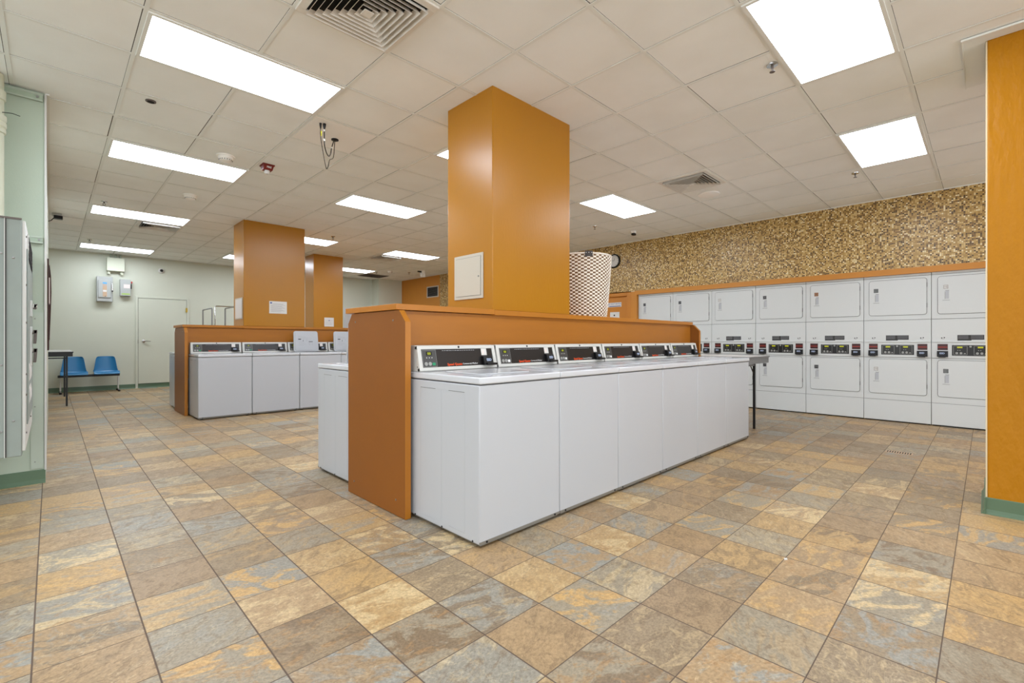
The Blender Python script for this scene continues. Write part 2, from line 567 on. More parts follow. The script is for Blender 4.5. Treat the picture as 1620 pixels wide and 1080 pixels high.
# right wall: mosaic above, orange band over the dryers, orange end section
DR0 = -0.208; PITCH = 0.715; DR1 = DR0 + 7 * PITCH      # dryer bay
struct(MB().box(XM, XM + 0.2, -4.9, 11.32, 2.085, CEIL + 0.05, M['mosaic'])
       .box(XM, XM + 0.2, 6.05, 11.32, 0, 2.085, M['mosaic'])
       .box(XM, XM + 0.2, -4.9, DR0, 0, 2.085, M['orange_wall']).build('wall_right', smooth=False))
b = MB()
b.box(XM - 0.012, XM + 0.2, DR0, 4.93, 2.006, 2.085, M['orange_wall'])
b.box(XM - 0.012, XM + 0.2, DR1 + 0.006, 4.93, 0, 2.006, M['orange_wall'])
b.box(XM - 0.014, XM + 0.19, 4.85, 4.925, 2.072, 2.084, M['cream'])
struct(b.build('trim_2', smooth=False))
struct(MB().box(XM + 0.001, XM + 0.2, 11.32, 13.9, 0, CEIL + 0.05, M['orange_wall']).build('wall_right_far', smooth=False))
# door in the right wall, behind the basket
d = thing('door_2', 'orange', 'door'); del d['label']; del d['category']; struct(d)
MB().box(XM + 0.03, XM + 0.075, 5.03, 5.95, 0.0, 2.0, M['orange_door']).build('door_leaf', d, 0.003)
MB().box(XM - 0.018, XM + 0.1, 4.93, 5.02, 0, 2.065, M['orange_door']).box(XM - 0.018, XM + 0.1, 5.97, 6.06, 0, 2.065, M['orange_door'])\
    .box(XM - 0.018, XM + 0.1, 5.02, 5.97, 2.0, 2.065, M['orange_door']).build('door_frame', d, 0.003)
MB().lathe([(0.012, 0), (0.012, -0.05), (0.03, -0.055), (0.03, -0.08)], (XM + 0.03, 5.13, 1.0), M['chrome'], axis='x').build('door_knob', d)
struct(MB().box(XM + 0.075, XM + 0.2, 4.93, 6.06, 0, 2.09, M['orange_wall']).build('wall_right_behind_door', smooth=False))

# back wall with the green door
w = MB()
w.box(-2.0, 7.34, YB, YB + 0.2, 0, CEIL + 0.05, M['green_wall'])
w.box(7.34, 8.5, 13.42, YB + 0.2, 0, CEIL + 0.05, M['green_wall'])
struct(w.build('wall_back', smooth=False))
d = thing('door_1', '', ''); del d['label']; del d['category']; struct(d)
MB().box(1.442, 2.380, YB - 0.006, YB + 0.01, 0.10, 2.100, M['dark_grey']).build('gap', d)
MB().box(1.446, 2.376, YB - 0.016, YB - 0.004, 0.108, 2.094, M['green_wall']).build('door_leaf', d, 0.002)
MB().box(1.393, 1.440, YB - 0.022, YB, 0.0, 2.145, M['green_wall']).box(2.382, 2.433, YB - 0.022, YB, 0, 2.145, M['green_wall'])\
    .box(1.440, 2.382, YB - 0.022, YB, 2.102, 2.145, M['green_wall']).build('door_frame', d, 0.003)
h = MB().lathe([(0.034, 0), (0.034, -0.012), (0.014, -0.016), (0.014, -0.05)], (1.545, YB - 0.016, 1.095), M['chrome'], axis='y')
h.tube([(1.545, YB - 0.06, 1.095), (1.60, YB - 0.064, 1.098), (1.67, YB - 0.06, 1.092)], [0.013, 0.011, 0.009], M['chrome'])
h.build('door_handle', d)
MB().tube([(2.378, YB - 0.028, 1.80), (2.378, YB - 0.028, 1.91)], 0.014, M['brass']).box(2.36, 2.40, YB - 0.024, YB - 0.012, 1.81, 1.90, M['brass']).build('hinge', d)
MB().box(1.436, 1.443, YB - 0.024, YB - 0.015, 1.04, 1.13, M['dark_grey']).build('strike_plate', d)
# pale door farther along the back wall
d = thing('door_3', '', ''); del d['label']; del d['category']; struct(d)
MB().box(6.46, 7.28, YB - 0.02, YB - 0.004, 0.01, 2.06, M['lav']).build('door_leaf', d, 0.002)
MB().box(6.40, 6.455, YB - 0.026, YB, 0.0, 2.11, M['lav']).box(7.285, 7.335, YB - 0.026, YB, 0, 2.11, M['lav'])\
    .box(6.455, 7.285, YB - 0.026, YB, 2.065, 2.11, M['lav']).build('door_frame', d, 0.003)

# left wall: stub wall facing the camera, then the long wall edge-on
w = MB()
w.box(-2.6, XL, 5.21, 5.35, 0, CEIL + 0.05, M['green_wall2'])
w.box(XL - 0.16, XL, 5.35, 9.9, 0, CEIL + 0.05, M['green_wall'])
w.box(-0.8, XL, 9.9, 10.0, 0, CEIL + 0.05, M['green_wall'])
w.box(-0.8, -0.6, 10.0, YB + 0.1, 0, CEIL + 0.05, M['green_wall'])
struct(w.build('wall_left', smooth=False))
t = MB()
t.box(XL - 0.006, XL + 0.006, 5.198, 5.215, 0.10, CEIL - 0.002, M['panel_light'])
struct(t.build('trim_3', smooth=False))


def cove(x0, y0, x1, y1, nx, ny, hgt=0.105):
    """vinyl cove base along a line; (nx,ny) points into the room"""
    prof = [(0, 0), (0.022, 0.0), (0.014, 0.012), (0.008, 0.03), (0.006, hgt - 0.004), (0.003, hgt), (0, hgt)]
    m = MB()
    vs = []
    for (px, py) in ((x0, y0), (x1, y1)):
        for (o_, z) in prof:
            vs.append((px + nx * o_, py + ny * o_, z))
    n = len(prof)
    fs = [tuple(range(n)), tuple(range(n, 2 * n))[::-1]] + [(i, (i + 1) % n, n + (i + 1) % n, n + i) for i in range(n)]
    return m.add(vs, fs, M['base_green'])


struct(cove(-2.6, 5.21, XL, 5.21, 0, -1).build('baseboard_left', smooth=False))
struct(cove(-0.6, YB, 7.34, YB, 0, -1).build('baseboard_back', smooth=False))
struct(cove(7.34, 13.42, 8.34, 13.42, 0, -1).build('baseboard_back_right', smooth=False))

# stub wall: strut channels, cover plates, rivets
st = thing('strut_channel', 'pale green horizontal strut channel just under the ceiling at the left edge', 'strut channel', (0, 0, 0))
MB().box(-1.2, -0.045, 5.180, 5.208, 2.985, 3.035, M['green_metal']).box(-1.2, -0.045, 5.176, 5.182, 2.980, 2.990, M['green_metal'])\
    .box(-1.2, -0.045, 5.176, 5.182, 3.025, 3.037, M['green_metal']).box(-1.2, -0.045, 5.1795, 5.182, 2.993, 3.022, M['green_shade']).build('rail', st)
MB().lathe([(0.008, 0), (0.008, -0.008)], (-0.075, 5.178, 3.008), M['steel'], 8, 'y').build('bolt', st)
st = thing('strut_channel', 'pale green horizontal strut channel half way up the left stub wall, beside the switchboard top', 'strut channel', (0, 0, 0))
MB().box(-0.14, -0.045, 5.180, 5.209, 1.872, 1.925, M['green_metal']).box(-0.14, -0.045, 5.176, 5.182, 1.872, 1.882, M['green_metal'])\
    .box(-0.14, -0.045, 5.176, 5.182, 1.913, 1.927, M['green_metal']).box(-0.14, -0.045, 5.1795, 5.182, 1.884, 1.911, M['green_shade']).build('rail', st)
MB().lathe([(0.008, 0), (0.008, -0.008)], (-0.065, 5.178, 1.898), M['steel'], 8, 'y').build('bolt', st)
cp = thing('cover_plate', 'pale green metal cover plate riveted to the left stub wall below the breaker handles', 'cover plate')
MB().box(-0.112, -0.040, 5.203, 5.2095, 0.118, 1.335, M['green_metal']).build('plate', cp)
for z in (0.17, 0.60, 1.00, 1.285):
    MB().lathe([(0.0045, 0), (0.0045, -0.003), (0.002, -0.0045)], (-0.088, 5.203, z), M['steel'], 8, 'y').build('rivet', cp)

# ------------------------------------------------------------------ pillars
def pillar(x0, x1, y0, y1, z0, label, m, top=CEIL + 0.01):
    t = thing('pillar', label, 'pillar')
    MB().box(x0, x1, y0, y1, z0, top, m).build('shaft', t, 0.006)
    return t


# ------------------------------------------------------------------ laundry counters (the dividers with ledge on top)
def divider(name, label, X0, X1, Y0, notch):
    """Y0: front edge of ledge; the core is the backsplash board; ledge depth 0.715"""
    t = thing(name, label, 'counter')
    D = 0.715
    # ledge in boards round the pillar
    zt, zb = 1.350, 1.312
    xs = [X0 - 0.012] + [n for n in notch] + [X1]
    led = MB()
    led.box(X0 - 0.012, notch[0] - 0.001, Y0, Y0 + D, zb, zt, M['laminate_edge'])
    led.build('ledge', t, 0.002)
    MB().box(notch[0] + 0.001, X1, Y0 - 0.0, Y0 + D, zb - 0.004, zt - 0.004, M['laminate_edge']).build('ledge', t, 0.002)
    # backsplash boards both sides
    MB().box(X0 + 0.04, X1 - 0.01, Y0 + 0.03, Y0 + 0.05, 0.55, zb - 0.004, M['laminate']).build('backsplash', t)
    MB().box(X0 + 0.04, X1 - 0.01, Y0 + D - 0.05, Y0 + D - 0.03, 0.55, zb - 0.004, M['laminate']).build('backsplash', t)
    # chamfered end panels
    def panel(xa, xb):
        a, bb = Y0 - 0.085, Y0 + D - 0.02
        pts = [(a, 0.004), (bb, 0.004), (bb, 1.238), (bb - 0.06, zb - 0.004), (a + 0.075, zb - 0.004), (a, 1.232)]
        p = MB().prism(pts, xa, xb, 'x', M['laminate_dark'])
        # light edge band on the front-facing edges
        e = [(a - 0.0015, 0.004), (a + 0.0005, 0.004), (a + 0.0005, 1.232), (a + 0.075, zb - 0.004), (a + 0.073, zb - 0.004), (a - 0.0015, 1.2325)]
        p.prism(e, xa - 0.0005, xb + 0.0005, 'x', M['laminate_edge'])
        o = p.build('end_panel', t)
        return o
    e0 = panel(X0, X0 + 0.038)
    for (yy, zz) in ((Y0 + 0.06, 1.245), (Y0 + 0.58, 1.248), (Y0 + 0.60, 0.098), (Y0 + 0.025, 0.102)):
        MB().lathe([(0.006, 0), (0.006, -0.003), (0.003, -0.004)], (X0, yy, zz), M['steel'], 10, 'x').build('screw', e0)
    panel(X1 - 0.01, X1 + 0.028)
    return t


I1Y = 2.615      # ledge front of the near counter
divider('laundry_counter', 'orange laminate counter with ledge behind the nearest row of washers', 1.565, 5.80, I1Y, (2.395,))
pl1 = pillar(2.395, 3.335, 2.640, 3.205, 1.3465, 'tall orange pillar rising from the nearest counter, white access panel on its side', M['pillar'])
ap = MB()
ap.prism(rrect(2.742, 3.101, 1.447, 1.803, 0.004), 2.385, 2.394, 'x', M['beige_frame'])
ap_o = tag(ap.build('access_panel', None, 0.002), 'white square access panel on the nearest orange pillar', 'access panel')
MB().prism(rrect(2.765, 3.078, 1.470, 1.780, 0.004), 2.3835, 2.386, 'x', M['seam']).build('panel_gap', ap_o)
MB().prism(rrect(2.768, 3.075, 1.473, 1.777, 0.004), 2.3815, 2.3845, 'x', M['beige_frame']).build('panel_door', ap_o)
MB().lathe([(0.007, 0), (0.007, -0.004)], (2.3815, 2.79, 1.62), M['steel'], 10, 'x').build('latch', ap_o)

I2Y = 8.36
divider('laundry_counter', 'orange laminate counter farther back on the left, behind the row with raised lids', 1.40, 5.60, I2Y, (2.205,))
pl2 = pillar(2.205, 3.165, 8.375, 8.95, 1.3465, 'orange pillar on the far counter with a wide white notice', M['pillar'])
pl3 = pillar(4.20, 4.88, 10.60, 11.10, 0.0, 'slimmer orange pillar standing behind the far counter with a small square notice', M['pillar'])

# right edge pillar
pl4 = thing('pillar', 'rough painted orange pillar at the right edge with green base', 'pillar')
MB().box(4.305, 4.92, -0.75, -0.003, 0.0, CEIL + 0.01, M['pillar_rough']).build('shaft', pl4, 0.008, 3)
MB().box(4.309, 4.915, -0.004, 0.004, 0.10, CEIL - 0.002, M['cream']).build('side_face', pl4)
bs = cove(4.305, -0.75, 4.305, 0.004, -1, 0).build('cove_base', pl4, smooth=False)
cove(4.28, 0.004, 4.92, 0.004, 0, 1).build('cove_base', pl4, smooth=False)
tr = MB().prism([(4.19, -0.9), (4.30, -0.9), (4.30, 0.006), (5.0, 0.006), (5.0, 0.11), (4.19, 0.11)], CEIL - 0.004, CEIL + 0.001, 'z', M['grid'])
tr.prism([(4.184, -0.9), (4.19, -0.9), (4.19, 0.11), (5.0, 0.11), (5.0, 0.116), (4.184, 0.116)], CEIL - 0.012, CEIL + 0.001, 'z', M['grid'])
struct(tr.build('trim_4', smooth=False))


# ------------------------------------------------------------------ notices
def notice(label, cat, corners, axis, plane, m=None, logo=(0.1, 0.85), lines=8, title=True):
    """sheet in the plane; corners (u0,u1,z0,z1); axis 'y': faces -Y, 'x': faces -X"""
    u0, u1, z0, z1 = corners
    mb = MB()
    pts = [(u0, z0), (u1, z0), (u1, z1), (u0, z1)]
    mb.prism(pts, plane - 0.002, plane, axis, m or M['paper'])
    o = tag(mb.build('notice', None, smooth=False), label, cat)
    tx = MB()
    wd, ht = u1 - u0, z1 - z0

    def bar(a, b_, c, d_, mm):
        tx.prism([(u0 + wd * a, z0 + ht * c), (u0 + wd * b_, z0 + ht * c), (u0 + wd * b_, z0 + ht * d_), (u0 + wd * a, z0 + ht * d_)], plane - 0.0028, plane - 0.002, axis, mm)
    if logo:
        bar(logo[0] - 0.05, logo[0] + 0.06, logo[1] - 0.05, logo[1] + 0.06, M['blue_ink'])
    if title:
        bar(0.2, 0.8, 0.76, 0.80, M['grey_txt'])
    rnd = random.Random(hash(label) & 0xff)
    for k in range(lines):
        z = 0.68 - 0.6 * k / max(lines, 1)
        bar(0.1, 0.9 - 0.25 * ((k * 37) % 10) / 10.0, z - 0.012, z + 0.012, M['grey_txt'])
    tx.build('printing', o, smooth=False)
    return o


notice('white landscape notice taped to the front of the far counter pillar', 'notice', (2.585, 2.865, 1.565, 1.770), 'y', 8.374)
MBp = MB().prism(rrect(8.43, 8.83, 1.46, 1.81, 0.004), 2.196, 2.204, 'x', M['beige_frame'])
o = tag(MBp.build('access_panel', None, 0.002), 'narrow looking white panel on the shaded side of the far counter pillar', 'access panel')
MB().prism(rrect(8.45, 8.81, 1.48, 1.79, 0.004), 2.1935, 2.197, 'x', M['paper']).build('panel_door', o)
notice('small square white notice with a dark emblem on the slimmer pillar', 'notice', (4.44, 4.66, 1.43, 1.635), 'y', 10.599, logo=(0.5, 0.68), lines=3, title=False)

# signs on the orange door
sg = tag(MB().prism([(5.1722, 1.795), (5.5328, 1.795), (5.5328, 1.885), (5.1722, 1.885)], XM + 0.026, XM + 0.030, 'x', M['paper']).build('door_sign'),
         'narrow white and blue DO NOT ENTER sign on the orange door', 'sign')
text('lettering', 'DO NOT ENTER', 0.045, M['blue_ink'], sg, (XM + 0.0255, 5.340, 1.855), PI / 2, -PI / 2)
tx = MB()
tx.prism([(5.1870, 1.803), (5.4636, 1.803), (5.4636, 1.818), (5.1870, 1.818)], XM + 0.0252, XM + 0.026, 'x', M['blue_ink'])
tx.prism(rrect(5.4834, 5.5229, 1.815, 1.865, 0.01), XM + 0.0252, XM + 0.026, 'x', M['blue_ink'])
tx.build('printing', sg)
pt = tag(MB().prism(rrect(5.2166, 5.4340, 1.56, 1.69, 0.006), XM + 0.018, XM + 0.030, 'x', M['paper']).build('door_plate'),
         'blank cream plate with a black keyhole on the orange door, below the sign', 'plate')
MB().prism(rrect(5.3154, 5.3451, 1.61, 1.64, 0.008), XM + 0.014, XM + 0.019, 'x', M['black']).build('keyhole', pt)

# clock
ck = thing('wall_clock', 'round black rimmed wall clock on the mosaic wall, half hidden by the basket', 'clock', (XM, 5.315, 2.725))
MB().lathe([(0.142, 0.0), (0.142, -0.03), (0.132, -0.042), (0.118, -0.038), (0.116, -0.022)], (0, 0, 0), M['black'], 40, 'x').build('rim', ck)
MB().lathe([(0.117, -0.02), (0.117, -0.024)], (0, 0, 0), M['paper'], 40, 'x').build('face', ck)
for ang, ln in ((70, 0.055), (160, 0.085)):
    a = math.radians(ang)
    MB().tube([(-0.027, 0, 0), (-0.027, -ln * math.cos(a), ln * math.sin(a))], 0.003, M['black'], 6).build('hand', ck)
for k in range(12):
    a = PI * k / 6
    MB().tube([(-0.025, 0.090 * math.cos(a), 0.090 * math.sin(a)), (-0.025, 0.105 * math.cos(a), 0.105 * math.sin(a))], 0.003, M['black'], 6).build('hour_mark', ck)


# ------------------------------------------------------------------ washers
def washer_base(sx=1.0):
    """local frame: x along the row 0..0.664, y=0 front going back, z up"""
    t = thing('top_load_washer', '', 'washing machine')
    Wd = 0.664
    b = MB()
    b.box(0.0, Wd, 0.004, 0.70, 0.022, 0.874, M['enamel'])
    body = b.build('cabinet', t, 0.006, 3)
    # embossed outlines on the side panels
    for xs, s in ((0.0, -1), (Wd, 1)):
        em = MB()
        for (ya, yb) in ((0.13, 0.275), (0.405, 0.56)):
            x0, x1 = (xs - 0.0014, xs + 0.0005) if s < 0 else (xs - 0.0005, xs + 0.0014)
            em.box(x0, x1, ya, yb, 0.828, 0.831, M['seam'])
            em.box(x0, x1, ya, yb, 0.050, 0.054, M['emboss'])
        for yy in (0.13, 0.345, 0.56):
            x0, x1 = (xs - 0.0008, xs + 0.0005) if s < 0 else (xs - 0.0005, xs + 0.0008)
            em.box(x0, x1, yy - 0.002, yy + 0.002, 0.052, 0.829, M['enamel'])
        em.build('side_embossing', t)
    bt = MB().box(0.012, Wd - 0.012, 0.010, 0.69, 0.012, 0.024, M['toe'])
    bt.box(0.0, Wd, 0.0015, 0.006, 0.022, 0.036, M['toe'])
    bt.build('toe_rail', t)
    for x in (0.05, Wd - 0.05):
        MB().lathe([(0.006, 0), (0.006, -0.004)], (x, 0.0015, 0.029), M['black'], 8, 'y').build('screw', t)
    for xs in (0.0, Wd):
        for y in (0.06, 0.34, 0.62):
            MB().lathe([(0.006, 0.0018), (0.006, -0.0018)], (xs, y, 0.029), M['black'], 8, 'x').build('screw', t)
    for (x, y) in ((0.05, 0.06), (Wd - 0.05, 0.06), (0.05, 0.64), (Wd - 0.05, 0.64)):
        MB().lathe([(0.02, 0.0), (0.02, 0.006), (0.009, 0.008), (0.009, 0.02)], (x, y, 0), M['black'], 12).build('leveling_foot', t)
    # worktop with recess rim
    w = MB().box(-0.001, Wd + 0.001, -0.004, 0.705, 0.879, 0.918, M['worktop'])
    w.build('worktop', t, 0.009, 4)
    return t, Wd


def console(t, Wd):
    y0, y1 = 0.585, 0.705
    zt, zb = 1.085, 0.918
    c = MB().prism([(y0 + 0.006, zb), (y1, zb), (y1, zt), (y0 + 0.05, zt), (y0 + 0.040, zt - 0.006)], 0.012, Wd - 0.004, 'x', M['frame_white'])
    co = c.build('console', t, 0.004)
    # tilted frame: local plane helper
    ang = math.atan2(0.036, zt - 0.008 - (zb + 0.004))

    def P(x, s, off):            # s = height up the slope, off = out towards the user
        return (x, y0 + 0.004 + math.sin(ang) * s - math.cos(ang) * off, zb + 0.004 + math.cos(ang) * s + math.sin(ang) * off)

    def slab(mb, x0, x1, s0, s1, o0, o1, m):
        v = [P(x0, s0, o0), P(x1, s0, o0), P(x1, s1, o0), P(x0, s1, o0), P(x0, s0, o1), P(x1, s0, o1), P(x1, s1, o1), P(x0, s1, o1)]
        mb.add(v, [(0, 3, 2, 1), (4, 5, 6, 7), (0, 1, 5, 4), (1, 2, 6, 5), (2, 3, 7, 6), (3, 0, 4, 7)], m)
    f = MB()
    slab(f, 0.010, 0.664, 0.0, 0.022, -0.02, 0.006, M['frame_white'])
    slab(f, 0.010, 0.664, 0.140, 0.163, -0.02, 0.006, M['frame_white'])
    slab(f, 0.010, 0.038, 0.0, 0.163, -0.02, 0.0065, M['frame_white'])
    slab(f, 0.636, 0.664, 0.0, 0.163, -0.02, 0.0065, M['frame_white'])
    f.build('console_frame', co, 0.003)
    f = MB(); slab(f, 0.036, 0.638, 0.020, 0.142, -0.01, 0.001, M['face'])
    face = f.build('console_face', co)
    f = MB()
    slab(f, 0.044, 0.150, 0.026, 0.136, 0.001, 0.0018, M['line_grey'])
    slab(f, 0.046, 0.148, 0.028, 0.134, 0.0018, 0.0026, M['face2'])
    f.build('control_panel', co)
    f = MB(); slab(f, 0.074, 0.116, 0.100, 0.124, 0.0026, 0.004, M['black']); slab(f, 0.082, 0.108, 0.104, 0.120, 0.004, 0.0046, M['screen'])
    f.build('display', co)
    for x in (0.064, 0.094):
        c0 = Vector(P(x, 0.045, 0.0026)); c1 = Vector(P(x, 0.045, 0.006))
        MB().tube([c0, c1], 0.0125, M['line_grey'], 14).build('button', co)
    for x in (0.072, 0.092, 0.112):
        bt = MB(); slab(bt, x, x + 0.005, 0.082, 0.087, 0.0026, 0.0034, M['white_txt']); bt.build('indicator', co)
    bt = MB(); slab(bt, 0.113, 0.136, 0.034, 0.052, 0.0026, 0.004, M['white_txt']); bt.build('start_button', co)
    tl = PI / 2 - ang
    text('brand_lettering', 'Speed Queen', 0.0225, M['orange_txt'], co, P(0.292, 0.036, 0.0018), tl, 0, 0.0005)
    text('model_lettering', 'Commercial Washer', 0.0155, M['white_txt'], co, P(0.424, 0.037, 0.0018), tl)
    tm = MB()
    rnd = random.Random(3)
    x = 0.20
    while x < 0.47:
        wd = rnd.choice((0.006, 0.012, 0.02, 0.016))
        slab(tm, x, x + wd, 0.1285, 0.1315, 0.001, 0.0016, M['grey_txt']); x += wd + 0.005
    tm.build('small_print', co)
    # card reader
    r = MB()
    pts = [P(0.528, 0.020, 0.0), P(0.528, 0.020, 0.034), P(0.528, 0.078, 0.028), P(0.528, 0.088, 0.0)]
    pts2 = [(0.612, p[1], p[2]) for p in pts]
    r.add(pts + pts2, [(0, 1, 2, 3), (7, 6, 5, 4), (0, 4, 5, 1), (1, 5, 6, 2), (2, 6, 7, 3), (3, 7, 4, 0)], M['black'])
    q = P(0.57, 0.018, 0.02)
    r.box(0.540, 0.632, q[1] - 0.030, q[1] + 0.02, q[2], q[2] + 0.016, M['black'])
    rd = r.build('card_reader', co, 0.004)
    text('reader_lettering', 'ESD', 0.026, M['blue_txt'], rd, P(0.572, 0.052, 0.0325), tl - 0.06, 0, 0.0005)
    s = MB(); slab(s, 0.535, 0.585, 0.092, 0.140, 0.001, 0.002, M['paper']); slab(s, 0.545, 0.562, 0.103, 0.128, 0.002, 0.0025, M['pink_paper'])
    s.build('sticker', co)
    s = MB(); c0 = Vector(P(0.337, 0.152, 0.004)); s.tube([c0, Vector(P(0.337, 0.152, 0.009))], 0.007, M['black'], 12); s.build('lock', co)
    s = MB()
    for zz in (0.03, 0.15):
        c0 = Vector(P(0.0, zz, -0.012)); s.lathe([(0.004, 0.013), (0.004, 0.0095)], (0, c0[1] + 0.004, c0[2]), M['black'], 8, 'x')
    s.build('frame_screws', co)
    return co


def lid(t, is_open):
    """the loading lid, hinged near the console"""
    y_h = 0.49
    if not is_open:
        l = MB().prism(rrect(0.125, 0.545, 0.135, y_h, 0.03), 0.9155, 0.924, 'z', M['worktop'])
        o = l.build('lid', t, 0.003)
        MB().prism(rrect(0.121, 0.549, 0.131, y_h + 0.004, 0.032), 0.915, 0.9195, 'z', M['seam']).build('lid_gap', o)
        return o
    w0, w1 = 0.065, 0.475
    H = 0.355
    tilt = math.radians(7)
    mb = MB()
    mb.X = Matrix.Translation((0, y_h, 0.921)) @ Matrix.Rotation(-tilt, 4, 'X')
    outline = rrect(w0, w1, 0.0, H, 0.034)
    outline = [((x - (w0 + w1) / 2) * (1.0 - 0.045 * z / H) + (w0 + w1) / 2, z) for x, z in outline]
    mb.prism(outline, 0.0, 0.022, 'y', M['enamel'])
    o = mb.build('lid', t, 0.005, 3)
    m2 = MB(); m2.X = mb.X
    inner = rrect(w0 + 0.022, w1 - 0.022, 0.02, H - 0.022, 0.026)
    inner = [((x - (w0 + w1) / 2) * (1.0 - 0.045 * z / H) + (w0 + w1) / 2, z) for x, z in inner]
    m2.prism(inner, -0.006, 0.001, 'y', M['enamel'])
    ip = m2.build('lid_inner_panel', o, 0.004, 3)
    m3 = MB(); m3.X = mb.X
    rnd = random.Random(11)

    def bar(x0, x1, z0, z1, m):
        m3.box(w0 + x0, w0 + x1, -0.0075, -0.006, z0, z1, m)
    bar(0.075, 0.125, 0.262, 0.266, M['grey_txt'])
    bar(0.075, 0.20, 0.250, 0.254, M['grey_txt'])
    bar(0.075, 0.29, 0.232, 0.235, M['grey_txt'])
    bar(0.075, 0.120, 0.208, 0.222, M['dark_txt'])
    for (x, z, wd) in ((0.145, 0.215, 0.03), (0.155, 0.200, 0.012), (0.20, 0.214, 0.03), (0.20, 0.200, 0.025), (0.20, 0.185, 0.03), (0.25, 0.205, 0.04)):
        bar(x, x + wd, z, z + 0.003, M['grey_txt'])
    bar(0.150, 0.158, 0.178, 0.196, M['dark_txt'])
    bar(0.245, 0.310, 0.168, 0.178, M['dark_txt'])
    for z in (0.150, 0.138, 0.126, 0.114):
        bar(0.245, 0.27, z, z + 0.003, M['grey_txt']); bar(0.295, 0.31, z, z + 0.003, M['grey_txt'])
    for z in (0.168, 0.15, 0.13, 0.11):
        bar(0.08, 0.08 + 0.1 * rnd.random() + 0.03, z, z + 0.003, M['grey_txt'])
    m3.build('instructions_print', o)
    # open wash well under the lid
    MB().prism(rrect(0.125, 0.545, 0.135, y_h, 0.03), 0.9175, 0.9188, 'z', M['dark_grey']).build('tub_opening', t)
    MB().prism(rrect(0.10, 0.57, 0.11, y_h + 0.01, 0.05), 0.9165, 0.9183, 'z', M['frame_white']).build('tub_rim', t)
    return o


wc, Wd = washer_base(); console(wc, Wd); lid(wc, False)
wo, Wd = washer_base(); console(wo, Wd); lid(wo, True)
ordin = ['nearest', 'second', 'third', 'fourth', 'fifth', 'farthest']
GR1 = 'washers along the near counter'


def put(src, first, x, y, rz, label, group, sx=1.0, sy=1.0):
    o = src if first else copy_tree(src)
    o.location = (x, y, 0); o.rotation_euler = (0, 0, rz); o.scale = (sx, sy, 1)
    o['label'] = label; o['group'] = group
    return o


lab1 = ['white top-load washer nearest the camera, its whole side panel showing',
        'second white washer from the camera in the near row',
        'third white washer from the camera in the near row',
        'fourth white washer from the camera in the near row',
        'fifth white washer from the camera in the near row, second from the folding table',
        'farthest white washer of the near row, beside the folding table']
for k in range(6):
    put(wc, k == 0, 1.628 + 0.672 * k, 1.895, 0, lab1[k], GR1, 1.005)
for _c in [o for o in wc.children_recursive if o.name.split('.')[0] == 'start_button']:
    _c.data = _c.data.copy(); _c.data.materials[0] = M['green_btn']; _c['label'] = 'green start button'
lab2 = ['leftmost closed white washer of the far counter, grey reflections on its side',
        'closed white washer of the far counter, second from its left end',
        'white washer of the far counter with raised lid, the fuller seen of two lids',
        'white washer with raised lid partly hidden behind the near counter end panel',
        'white washer of the far row hidden behind the near counter']
for k in range(5):
    put(wo if k in (2, 3) else wc, k == 2, 1.46 + 0.688 * k, 7.70, 0, lab2[k], 'washers along the far counter', 1.024, 0.93)
rw = put(wo, False, 1.645 + 0.664, 4.06, PI, 'white washer just left of the near counter end panel, its lid raised', GR1)
for _c in rw.children:
    if _c.name.split('.')[0] == 'lid':
        _c.location = (0.13, -0.09, 0)
put(wc, False, 1.44 + 0.664, 9.79, PI, 'sliver of a white washer at the far left end of the far counter', 'washers along the far counter')

